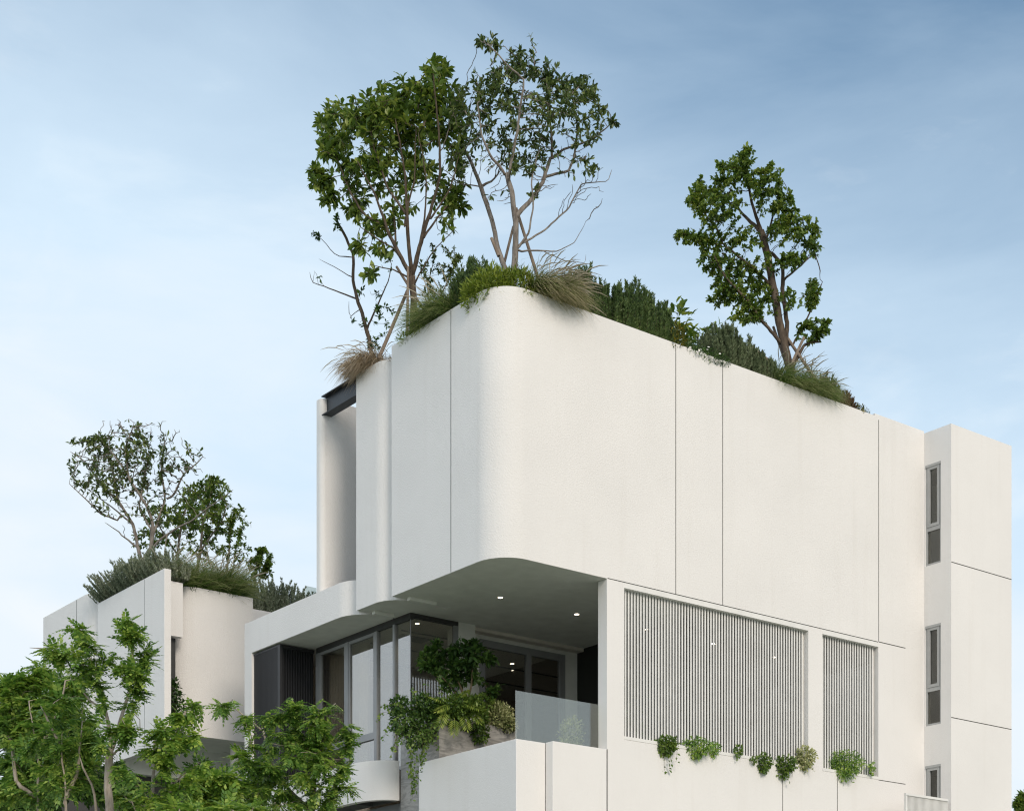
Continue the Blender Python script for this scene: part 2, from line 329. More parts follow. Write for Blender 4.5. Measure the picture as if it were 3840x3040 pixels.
# ================================================================== SETTING
gm, gt, gb = newmat('lawn_ground')
gn = N(gt, 'ShaderNodeTexNoise'); gn.inputs['Scale'].default_value = 0.6; gn.inputs['Detail'].default_value = 8
gtc = N(gt, 'ShaderNodeTexCoord'); gt.links.new(gtc.outputs['Object'], gn.inputs[0])
gr = N(gt, 'ShaderNodeValToRGB'); gr.color_ramp.elements[0].color = (0.20, 0.22, 0.16, 1); gr.color_ramp.elements[1].color = (0.31, 0.32, 0.25, 1)
gt.links.new(gn.outputs[0], gr.inputs[0]); gt.links.new(gr.outputs[0], gb.inputs['Base Color']); gb.inputs['Roughness'].default_value = 0.95
tag(MB().add([(-6000,-6000,0),(6000,-6000,0),(6000,6000,0),(-6000,6000,0)], [(0,1,2,3)]).build('ground', gm), kind='structure')

# ================================================================== THE HOUSE  (local x = U along the front, y = V along the side)
ROT = math.atan2(UY, UX)
house = thing('modern_house', 'large white stucco house with rounded corners, planted roof and slatted screens', 'building', (OX, OY, 0), rotz=ROT)
E_ = (0, 0, EYE)
def hp(mb, name, mats, parent=None, bevel=0.0, smooth=35):
    return mb.build(name, mats, parent or house, E_, bevel, smooth)
ZS = 9.737           # underside of the upper storey
def joints_front(mb, items, V=0.0):   # dark joint lines on the front plane: (U0,U1,z0,z1)
    for (a, b, c, d) in items: mb.box(a, b, V-0.003, V+0.01, c, d, 1)

# upper storey: one wall run round the soft corner
mb = MB()
mb.run([(1.0, 3.755), (0, 3.755), (0, 0.70)] + arc(0.66, 0.70, 0.66, 0.70, 180, 270, 20)[1:] + [(12.79, 0)], 0.22, ZS, 15.0)
jw = 0.008
for U in (4.64, 6.018, 11.124): mb.box(U-jw, U+jw, -0.003, 0.01, ZS+0.02, 14.93 if U > 10 else 14.99, 1)
mb.box(2.75, 11.1, -0.003, 0.01, ZS-0.001, ZS+0.014, 1); mb.box(11.13, 12.09, -0.003, 0.01, ZS+0.004, ZS+0.022, 1)
mb.box(-0.003, 0.01, 1.607-jw, 1.607+jw, ZS+0.01, 14.985, 1)
hp(mb, 'upper_wall', [M['rough'], M['joint']])
# raised end of the parapet
hp(MB().box(10.99, 12.785, 0.002, 0.218, 15.002, 15.05), 'parapet_cap', M['white'])
# second layer of the side: rounded slab behind the first
hp(MB().run([(0.75, 5.146), (0, 5.146), (0, 4.40)] + arc(0.55, 4.40, 0.55, 0.60, 180, 270, 16)[1:] + [(2.2, 3.80)], 0.2, ZS, 14.85), 'side_wall', M['rough'])
# thin wall at the back of the tall slot
hp(MB().prism([(2.6, 6.6), (2.6, 6.81), (0, 6.81)] + arc(0.12, 6.72, 0.12, 0.12, 180, 270, 8), 10.496, 14.82), 'slot_wall', M['rough'])
b = MB(); b.box(0.14, 0.155, 5.1, 6.66, 14.46, 14.86); b.box(0.03, 0.26, 5.1, 6.66, 14.86, 14.88); b.box(0.03, 0.26, 5.1, 6.66, 14.445, 14.46)
hp(b, 'steel_beam', M['steel'])
# portal frame of the side: fascia with rounded end, and its leg
b = MB(); b.run([(0, 9.816), (0, 5.90)] + arc(0.62, 5.90, 0.62, 0.70, 180, 270, 16)[1:] + [(1.5, 5.20)], 0.2, ZS, 10.495)
b.box(0, 0.9, 9.816, 10.174, -EYE, 10.495)
hp(b, 'portal_frame', M['rough'])
# spandrel below the side window, rounded end
hp(MB().run([(0, 9.81), (0, 5.35)] + arc(0.62, 5.35, 0.62, 0.95, 180, 270, 18)[1:] + [(0.628, 4.40)], 0.15, 5.585, 6.44), 'spandrel_wall', M['white'])
# soffits, floors, roof
b = MB(); b.box(0.2, 12.7, 0.21, 10.1, 9.80, 9.9)
z0, z1 = ZS-0.003, 9.799
b.prism([(0.012, 3.74), (0.012, 0.70)] + arc(0.66, 0.70, 0.648, 0.688, 180, 270, 20)[1:] + [(2.72, 0.012), (2.72, 0.285), (12.6, 0.285), (12.6, 3.74)], z0, z1)
b.prism([(0.012, 5.134), (0.012, 4.40)] + arc(0.55, 4.40, 0.538, 0.588, 180, 270, 16)[1:] + [(12.6, 3.812), (12.6, 5.134)], z0, z1)
b.prism([(0.012, 9.81), (0.012, 5.90)] + arc(0.62, 5.90, 0.608, 0.688, 180, 270, 16)[1:] + [(12.6, 5.212), (12.6, 9.81)], z0, z1)
b.box(1.5, 12.6, 3.7401, 3.8119, z0+0.001, z1); b.box(1.4, 12.6, 5.1341, 5.2119, z0+0.001, z1)
b.box(0.30, 0.98, 3.50, 3.62, ZS-0.075, z0-0.001); b.box(0.30, 0.80, 4.86, 4.98, ZS-0.075, z0-0.001)
hp(b, 'soffit', M['ceiling'])
hp(MB().box(6.14, 12.6, 0.29, 4.89, ZS-0.0085, ZS-0.0035), 'soffit_shade_sheet', M['shadeceil'])  # added sheet, its dark colour stands in for shade behind the screens
hp(MB().box(0.2, 12.7, 0.2, 5.1, 14.40, 14.62).box(2.7, 12.7, 5.1, 10.0, 14.40, 14.62), 'roof_bed', M['soil'])
hp(MB().box(0.19, 2.6, 5.4, 9.8, 10.0, 10.25), 'roof_terrace', M['floor'])
b = MB(); b.box(0.7, 12.7, 0.24, 10.1, 4.95, 5.15); b.box(0.16, 0.7, 5.5, 9.8, 5.60, 5.75); b.box(0.64, 0.7, 4.6, 5.5, 5.60, 5.75)
hp(b, 'floor_slab', M['floor'])
hp(MB().box(0.9, 1.1, 4.6, 10.0, -EYE, 5.6), 'ground_storey_wall', M['frame'])

# lower front wall with the openings of the two screens
b = MB()
b.box(2.733, 3.201, 0, 0.273, 6.28, ZS-0.003)
b.box(8.713, 9.182, 0, 0.25, 6.53, ZS-0.003)
b.box(11.114, 12.79, 0, 0.25, 6.53, ZS)
b.box(2.733, 3.201, 0, 0.25, -EYE, 6.28); b.box(3.201, 12.79, 0, 0.25, -EYE, 6.53)
for U, z1 in ((2.733+jw, 6.28), (7.881, 6.50), (9.686, 6.50)): b.box(U-jw, U+jw, -0.003, 0.01, 0, z1, 1)
b.box(11.12, 12.09, -0.003, 0.01, 6.517, 6.533, 1)
hp(b, 'lower_wall', [M['white'], M['joint']])
# terrace parapet: front, step, and the return along the side
b = MB()
b.run([(0.59, 3.58)] + [(0.59, 0.235), (1.322, 0.235)], 0.16, -EYE, 6.275)
b.box(1.322, 2.725, 0.0, 0.23, -EYE, 6.281)
b.prism([(0.59, 3.58), (0.75, 3.58)] + arc(0.67, 3.58, 0.08, 0.08, 0, 180, 8)[1:-1], -EYE, 6.272)
hp(b, 'terrace_parapet', M['white'], bevel=0.008)
hp(MB().box(0.60, 2.725, 0.255, 0.272, 5.15, 7.225), 'glass_balustrade', M['clear'])

# glazed corner room
gz = tag(hp(MB().box(1.0, 1.10, 4.53, 8.50, 9.60, 9.79).box(1.10, 2.29, 4.53, 4.63, 9.64, 9.79), 'corner_window', M['header']))
fr = MB()
for v0, v1 in ((8.36, 8.50), (7.066, 7.205), (5.853, 5.963), (5.131, 5.206)): fr.box(0.985, 1.09, v0, v1, 6.42, 9.598)
fr.box(0.99, 1.085, 5.965, 7.064, 7.20, 7.30); fr.box(0.99, 1.085, 7.207, 8.358, 7.20, 7.30)
fr.box(0.99, 1.085, 4.58, 8.36, 6.36, 6.44)
fr.box(2.18, 2.29, 4.53, 4.62, 5.15, 9.64)
for v0, v1 in ((5.965, 7.064), (7.207, 8.358)):           # opening sashes
    fr.box(1.0, 1.07, v0, v0+0.05, 7.302, 9.598); fr.box(1.0, 1.07, v1-0.05, v1, 7.302, 9.598); fr.box(1.0, 1.07, v0+0.05, v1-0.05, 7.302, 7.36); fr.box(1.0, 1.07, v0+0.05, v1-0.05, 9.53, 9.598)
fr.box(1.03, 1.045, 4.565, 4.58, 5.2, 9.6)
hp(fr, 'window_frame', M['frame'], gz)
for v0, v1, z0, z1 in ((4.585, 5.13, 6.44, 9.6), (5.207, 5.852, 6.44, 9.6), (6.015, 7.014, 7.36, 9.53), (7.257, 8.308, 7.36, 9.53), (5.965, 7.064, 6.44, 7.2), (7.207, 8.358, 6.44, 7.2)):
    hp(MB().box(1.035, 1.043, v0, v1, z0, z1), 'pane', M['glass'], gz)
hp(MB().box(1.047, 2.18, 4.568, 4.576, 5.15, 9.64), 'pane', M['glass'], gz)
# back wall of the terrace and the sliding doors
hp(MB().box(2.292, 2.75, 4.52, 4.95, 5.15, 9.79).box(2.75, 3.13, 4.88, 5.08, 5.15, 9.79).box(3.13, 5.64, 4.88, 5.08, 9.56, 9.79).box(5.64, 6.03, 4.88, 5.08, 5.15, 9.79), 'terrace_back_wall', M['ceiling'])
dr = MB(); dr.box(3.13, 5.64, 4.85, 4.95, 9.40, 9.56); dr.box(3.13, 3.28, 4.852, 4.948, 5.15, 9.40); dr.box(4.48, 4.62, 4.852, 4.948, 5.15, 9.40); dr.box(5.48, 5.64, 4.852, 4.948, 5.15, 9.40)
door = hp(dr, 'sliding_door', M['frame'])
hp(MB().box(3.28, 4.48, 4.895, 4.903, 5.15, 9.40), 'pane', M['glass'], door)
hp(MB().box(4.62, 5.48, 4.895, 4.903, 5.15, 9.40), 'pane', M['glass'], door)
# dark planted side wall of the terrace, and the dark rooms behind the screens
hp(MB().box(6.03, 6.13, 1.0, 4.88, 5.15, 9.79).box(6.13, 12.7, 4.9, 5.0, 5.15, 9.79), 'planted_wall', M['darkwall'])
# the room inside
b = MB(); b.box(1.2, 9.0, 9.9, 10.1, 5.15, 7.2); b.box(1.2, 9.0, 9.9, 10.1, 8.3, 9.7); b.box(1.2, 5.0, 9.9, 10.1, 7.2, 8.3); b.box(7.8, 9.0, 9.9, 10.1, 7.2, 8.3)
b.box(9.0, 9.2, 5.0, 10.1, 5.15, 9.7); b.box(4.4, 4.6, 7.2, 9.9, 5.15, 9.7)
hp(b, 'room_wall', M['inwall'])
b = MB(); b.box(1.12, 9.0, 4.64, 5.1, 9.66, 9.785); b.box(1.12, 9.0, 5.1, 9.9, 9.66, 9.785)
for V in (5.6, 7.0, 8.4): b.box(1.5, 8.5, V, V+0.05, 9.64, 9.659, 1)
b.box(1.7, 2.5, 5.9, 6.3, 9.64, 9.659, 1)
hp(b, 'room_ceiling', [M['inceil'], M['header']])
n = 46; cv = []; cf = []
for i in range(n*3+1):
    V = 6.72 + 1.66*i/(n*3); dx = 0.028*math.sin(i*2*math.pi/3.0*0.66)
    cv += [(1.30+dx, V, 5.2), (1.30+dx, V, 9.58), (1.34+dx, V, 5.2), (1.34+dx, V, 9.58)]
for i in range(n*3):
    a = 4*i; cf += [(a,a+4,a+5,a+1), (a+2,a+3,a+7,a+6), (a+1,a+5,a+7,a+3), (a,a+2,a+6,a+4)]
hp(MB().add(cv, cf), 'curtain', M['curtain'])

# slatted screens of the front
def screen(U0, U1):
    f = MB()
    f.box(U0, U1, -0.006, 0.2, 9.625, ZS-0.004); f.box(U0, U1, -0.006, 0.2, 6.533, 6.60); f.box(U0+0.001, U0+0.03, 0.14, 0.198, 6.60, 9.625); f.box(U1-0.03, U1-0.001, 0.14, 0.198, 6.60, 9.625)
    p = hp(f, 'louvre_screen', M['slat'], bevel=0.003)
    s = MB(); n = round((U1-U0-0.06)/0.0835)
    for i in range(n):
        c = U0 + 0.045 + i*(U1-U0-0.13)/(n-1); s.box(c-0.0185, c+0.0185, 0.100, 0.120, 6.601, 9.624)
    hp(s, 'slat', M['slat'], p); return p
screen(3.201, 8.713); screen(9.182, 11.114)
# black slatted screen of the side: front and return round its corner post
f = MB(); f.box(0.05, 0.12, 8.55, 8.66, 5.75, 9.70); f.box(0.05, 0.10, 8.66, 9.81, 9.66, 9.70); f.box(0.12, 1.0, 8.58, 8.63, 9.63, 9.70)
bs = hp(f, 'black_screen', M['black'])
s = MB(); n = 28
for i in range(n):
    c = 8.69 + 1.10*i/(n-1); s.box(0.055, 0.105, c-0.011, c+0.011, 5.75, 9.66)
n = 19
for i in range(n):
    c = 0.16 + 0.80*i/(n-1); s.box(c-0.011, c+0.011, 8.585, 8.64, 5.75, 9.63)
hp(s, 'slat', M['black'], bs)
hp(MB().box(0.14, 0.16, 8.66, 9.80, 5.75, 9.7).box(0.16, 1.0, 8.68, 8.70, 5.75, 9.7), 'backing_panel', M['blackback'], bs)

# stair tower with its narrow windows
TW = 12.791; TV = -0.786
wins = [(11.80, 14.21), (7.97, 10.365), (4.62, 7.02)]
t = MB(); zc = -EYE
for z0, z1 in sorted(wins):
    t.box(TW, TW+0.2, TV+0.2, 0.25, zc, z0); t.box(TW, TW+0.2, TV+0.2, -0.486, z0, z1); t.box(TW, TW+0.2, -0.032, 0.25, z0, z1); zc = z1
t.box(TW, TW+0.2, TV+0.2, 0.25, zc, 15.0)
t.box(TW, 15.14, TV, TV+0.2, -EYE, 15.0); t.box(14.94, 15.14, TV+0.2, 6.0, -EYE, 15.0); t.box(TW+0.2, 14.94, 5.8, 6.0, -EYE, 15.0); t.box(TW+0.2, 14.94, TV+0.2, 5.8, 14.6, 14.7)
t.box(TW+0.2, 14.94, TV+0.2, 5.8, 11.0, 11.1); t.box(TW+0.2, 14.94, TV+0.2, 5.8, 7.2, 7.3)
for z in (11.736, 8.07): t.box(TW+0.004, 15.137, TV-0.003, TV+0.01, z-0.009, z+0.009, 1)
hp(t, 'stair_tower', [M['white'], M['joint']])
for z0, z1 in wins:
    f = MB(); zm = z0 + (z1-z0)*0.36
    x0, x1, v0, v1 = TW+0.025, TW+0.09, -0.486, -0.032
    f.box(x0, x1, v0, v0+0.045, z0, z1); f.box(x0, x1, v1-0.045, v1, z0, z1)
    for a, c in ((z0, z0+0.05), (zm-0.045, zm+0.045), (z1-0.045, z1)): f.box(x0, x1, v0+0.045, v1-0.045, a, c)
    f.box(x0-0.03, x0, v0, v1, z1-0.06, z1-0.002)
    w = hp(f, 'stair_window', M['lightframe'])
    s = MB(); a0, a1, c0, c1 = v0+0.049, v1-0.049, zm+0.05, z1-0.05
    s.box(x0-0.012, x1, a0, a0+0.07, c0, c1); s.box(x0-0.012, x1, a1-0.07, a1, c0, c1); s.box(x0-0.012, x1, a0+0.07, a1-0.07, c0, c0+0.075); s.box(x0-0.012, x1, a0+0.07, a1-0.07, c1-0.075, c1)
    hp(s, 'sash', M['lightframe'], w)
    hp(MB().box(x0+0.03, x0+0.036, a0+0.07, a1-0.07, c0+0.075, c1-0.075), 'pane', M['towerglass'], w)
    hp(MB().box(x0+0.03, x0+0.036, v0+0.045, v1-0.045, z0+0.05, zm-0.045), 'pane', M['towerglass'], w)
# white railing beside the tower
f = MB(); f.box(11.125, 12.66, TV-0.02, TV+0.045, 6.07, 6.125); f.box(11.125, 11.175, TV-0.01, TV+0.035, 3.4, 6.07)
for i in range(36):
    c = 11.21 + i*0.0415; f.box(c-0.010, c+0.010, TV, TV+0.03, 3.4, 6.07)
f.box(11.125, 12.68, TV+0.032, TV+0.04, 3.4, 6.07)
hp(f, 'white_railing', M['slat'])
# ground the railing stands on: a low porch slab
hp(MB().box(11.125, 12.78, TV-0.05, -0.01, 3.2, 3.4), 'porch_slab', M['white'])

# downlights in the ceiling
for k, (U, V, z, lab) in enumerate(((1.835, 2.39, ZS-0.004, 'round recessed ceiling lamp nearest the curved edge of the terrace soffit'),
        (3.949, 2.41, ZS-0.004, 'round recessed ceiling lamp in the terrace soffit close to the white pier'),
        (6.04, 2.42, ZS-0.004, 'small ceiling lamp glowing behind the left end of the wide slatted screen'),
        (8.124, 2.43, ZS-0.004, 'small ceiling lamp glowing behind the middle of the wide slatted screen'),
        (10.21, 2.44, ZS-0.004, 'small ceiling lamp glowing behind the right end of the wide slatted screen'),
        (1.47, 4.95, 9.66, 'small round ceiling lamp inside the glazed corner room'),
        (5.4, 6.6, 9.66, 'small round ceiling lamp behind the sliding terrace doors'))):
    x, y, zz = WP(U, V, z)
    o = thing('downlight', lab, 'ceiling light', (x, y, zz), 'recessed ceiling lamps')
    MB().run([(0.075*math.cos(2*math.pi*i/24), 0.075*math.sin(2*math.pi*i/24)) for i in range(25)], 0.018, -0.012, 0.0).build('trim_ring', M['slat'], o)
    MB().disc((0, 0), 0.044, -0.008, -0.003).build('lamp_lens', M['lamp'], o)
    if z == 9.66:                                        # the lit lamps of the rooms really light them
        L = bpy.data.lights.new('lamp_light', 'SPOT'); L.spot_size = R(115); L.spot_blend = 0.8; L.energy = 26; L.color = (1.0, 0.90, 0.78); L.shadow_soft_size = 0.05
        lo = bpy.data.objects.new('lamp_light', L); C.objects.link(lo); lo.parent = o; lo.location = (0, 0, -0.12)

# stone planter of the terrace: a clad pier that rises from the ground
pl = thing('stone_planter', 'tall planter clad in grey veined stone under the terrace plants', 'planter', WP(0.63, 2.91, -EYE), rotz=ROT)
b = MB(); b.box(0, 2.05, 0, 1.45, 0, 7.14+EYE)
b.build('cladding', M['stone'], pl, bevel=0.004)
MB().box(0.06, 1.99, 0.06, 1.39, 7.142+EYE, 7.16+EYE).build('soil', M['soil'], pl)

# ================================================================== THE ANNEX (left, behind the trees)
annex = thing('annex_building', 'white stucco annex with a thin fin wall and planted roof, behind the front trees', 'building', WP(-1.46, 11.5, -EYE), rotz=ROT)
AO = (1.46, -11.5, EYE*2)                      # local offset so that parts are given in U, V, z
def ap(mb, name, mats, parent=None, bevel=0.0): return mb.build(name, mats, parent or annex, (1.46, -11.5, EYE), bevel)
HU = -1.462
b = MB(); b.run([(HU, 19.11), (HU, 16.3)] + arc(HU+0.7, 16.3, 0.7, 0.9, 180, 270, 14)[1:] + [(1.5, 15.4)], 0.2, 8.15, 12.30)
b.box(HU-0.003, HU+0.01, 16.78, 16.80, 8.0, 12.29, 1)
ap(b, 'rear_wall', [M['rough'], M['joint']])
b = MB(); b.box(HU, HU+0.177, 11.5, 15.43, 7.6, 11.89); b.box(HU-0.003, HU+0.01, 12.60, 12.616, 7.62, 11.88, 1)
ap(b, 'fin_wall', [M['rough'], M['joint']], bevel=0.006)
ap(MB().box(HU+0.177, -0.6, 12.25, 12.4, 10.5, 11.85), 'recess_wall', M['white'])
ap(MB().prism([(1.5, 13.6), (1.5, 12.5), (0.05, 12.5)] + arc(0.05, 13.1, 0.75, 0.6, 270, 180, 14)[1:] + [(-0.7, 13.6)][::-1], 8.15, 11.89), 'curved_wall', M['rough'])
ap(MB().prism([(4.5, 15.0), (4.5, 14.2), (2.3, 14.2)] + arc(2.3, 14.9, 0.7, 0.7, 270, 180, 14)[1:] + [(1.6, 15.0)], 8.15, 12.14), 'back_curved_wall', M['rough'])
ap(MB().box(HU+0.18, 1.49, 12.51, 19.0, 8.148, 8.4).box(1.49, 6.0, 13.0, 19.0, 8.2, 8.4), 'annex_soffit', M['ceiling'])
ap(MB().box(HU+0.18, 1.45, 13.0, 15.3, 11.55, 11.70).box(1.46, 4.4, 14.4, 19, 11.55, 11.75).box(HU+0.3, 1.45, 15.5, 19.0, 11.9, 12.05), 'annex_roof_bed', M['soil'])
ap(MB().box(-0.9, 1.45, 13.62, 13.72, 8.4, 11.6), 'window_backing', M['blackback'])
c = MB(); c.disc((1.25, 12.95), 0.15, -EYE, 8.2); ap(c, 'column', M['white'])
g = MB(); g.box(-3.0, 6.0, 14.6, 14.7, -EYE, 7.2); g.box(-3.0, 6.0, 14.5, 14.6, 7.2, 7.35)
gg = ap(g, 'dark_glazing', M['header'])
ap(MB().box(-1.3, 6.0, 14.3, 14.6, 7.36, 8.19), 'soffit_beam', M['ceiling'])
w = MB(); w.box(-1.28, -1.24, 12.42, 12.5, 8.2, 10.5); w.box(-1.24, -0.7, 12.46, 12.48, 8.2, 10.5)
ap(w, 'slot_window', M['header'])
# clear panel beside the roof terrace
ap(MB().box(2.77, 3.10, 12.0, 12.02, 10.3, 12.32), 'glass_panel', M['clear'])

# ================================================================== PLANTS: builders
def nrm(a): return a/np.maximum(np.linalg.norm(a, axis=-1, keepdims=True), 1e-9)
def leaf_tpl(kind):
    if kind == 'kite':
        v = [(0,0,0), (0.5,0.45,0.06), (0,1,-0.12), (-0.5,0.45,0.06), (0,0.45,0)]
        t = [(0,1,4), (4,1,2), (0,4,3), (4,2,3)]
    elif kind == 'oval' or kind == 'obovate':
        a, b = (0.36, 0.46) if kind == 'oval' else (0.26, 0.5)
        v = [(0,0,0), (a,0.28,0.06), (b,0.66,0.03), (0,1,-0.12), (-b,0.66,0.03), (-a,0.28,0.06), (0,0.28,0), (0,0.66,-0.03)]
        t = [(0,1,6), (6,1,2), (6,2,7), (7,2,3), (0,6,5), (5,6,7), (5,7,4), (7,3,4)]
    elif kind == 'needle':
        v = [(0,0,0), (0.5,0.4,0), (0,1,0), (-0.5,0.4,0)]; t = [(0,1,2), (0,2,3)]
    elif kind == 'spray':                     # a drooping feathered leaf of many leaflets
        v = []; t = []; npair = 4
        for i in range(npair*2+1):
            f = (i//2 + 0.8)/(npair+0.6); sd = (1 if i % 2 else -1) if i < npair*2 else 0
            ang = R(58 - 18*f)*sd; L = 0.42*(1 - 0.35*abs(f-0.5)); w = 0.115
            y0 = f; z0 = -0.30*f*f
            d = np.array([math.sin(ang), math.cos(ang), -0.32]); d /= np.linalg.norm(d)
            sx = np.array([math.cos(ang), -math.sin(ang), 0.0])
            p = np.array([0, y0, z0]); k = len(v)
            v += [p, p + d*L*0.45 + sx*w + [0,0,0.02], p + d*L, p + d*L*0.45 - sx*w + [0,0,0.02]]; t += [(k,k+1,k+2), (k,k+2,k+3)]
    elif kind == 'feather':                   # a lobed philodendron leaf
        v = []; t = []
        for i in range(15):
            f = 0.15 + 0.8*(i//2)/7; sd = (1 if i % 2 else -1) if i < 14 else 0
            ang = R(66 - 26*f)*sd; L = 0.42*math.sin(math.pi*(0.18+0.72*f))+0.08; w = 0.045
            p = np.array([0, f, -0.25*f*f]); d = np.array([math.sin(ang), math.cos(ang), -0.3]); d /= np.linalg.norm(d)
            sx = np.array([math.cos(ang), -math.sin(ang), 0.0]); k = len(v)
            v += [p, p + d*L*0.5 + sx*w, p + d*L, p + d*L*0.5 - sx*w]; t += [(k,k+1,k+2), (k,k+2,k+3)]
        k = len(v); v += [(-0.012,0,0), (0.012,0,0), (0.008,1,-0.25), (-0.008,1,-0.25)]; t += [(k,k+1,k+2), (k,k+2,k+3)]
    elif kind == 'flower':
        v = [(0,0,0)] + [(0.5*math.cos(i*math.pi*2/5), 0.5*math.sin(i*math.pi*2/5), 0.1) for i in range(5)]
        t = [(0,1+i,1+(i+1) % 5) for i in range(5)]
    return np.array(v, float), np.array(t, int)
def place(kind, P, A, NN, L, Wd):
    """leaves of a kind at P, pointing along A, facing NN; L long and Wd wide"""
    v, t = leaf_tpl(kind)
    y = nrm(A); x = nrm(np.cross(y, NN)); z = np.cross(x, y)
    L = np.broadcast_to(L, (len(P),)); Wd = np.broadcast_to(Wd, (len(P),))
    V = P[:, None] + x[:, None]*(v[None, :, 0:1]*Wd[:, None, None]) + y[:, None]*(v[None, :, 1:2]*L[:, None, None]) + z[:, None]*(v[None, :, 2:3]*L[:, None, None])
    T = t[None] + (np.arange(len(P))*len(v))[:, None, None]
    return V.reshape(-1, 3), T.reshape(-1, 3)
def tubes(chains, sides=5):
    """chains: list of (points, radii) -> vertices, quads"""
    Vs = []; Fs = []; b = 0
    for pts, rad in chains:
        n = len(pts)
        if n < 2: continue
        ns = sides if rad[0] > 0.02 else (4 if rad[0] > 0.009 else 3)
        D = np.gradient(pts, axis=0); D = nrm(D)
        ref = np.array([0.31, 0.17, 0.93]) if abs(D[0][2]) < 0.8 else np.array([0.93, 0.31, 0.17])
        X = nrm(np.cross(D, ref)); Y = np.cross(D, X)
        a = np.arange(ns)*2*math.pi/ns
        ring = pts[:, None] + (X[:, None]*np.cos(a)[None, :, None] + Y[:, None]*np.sin(a)[None, :, None])*np.asarray(rad)[:, None, None]
        Vs.append(ring.reshape(-1, 3))
        i = np.arange(n-1)[:, None]; j = np.arange(ns)[None]
        q = np.stack([i*ns+j, i*ns+(j+1) % ns, (i+1)*ns+(j+1) % ns, (i+1)*ns+j], -1).reshape(-1, 4) + b
        Fs.append(q); b += n*ns
    return np.concatenate(Vs), np.concatenate(Fs)

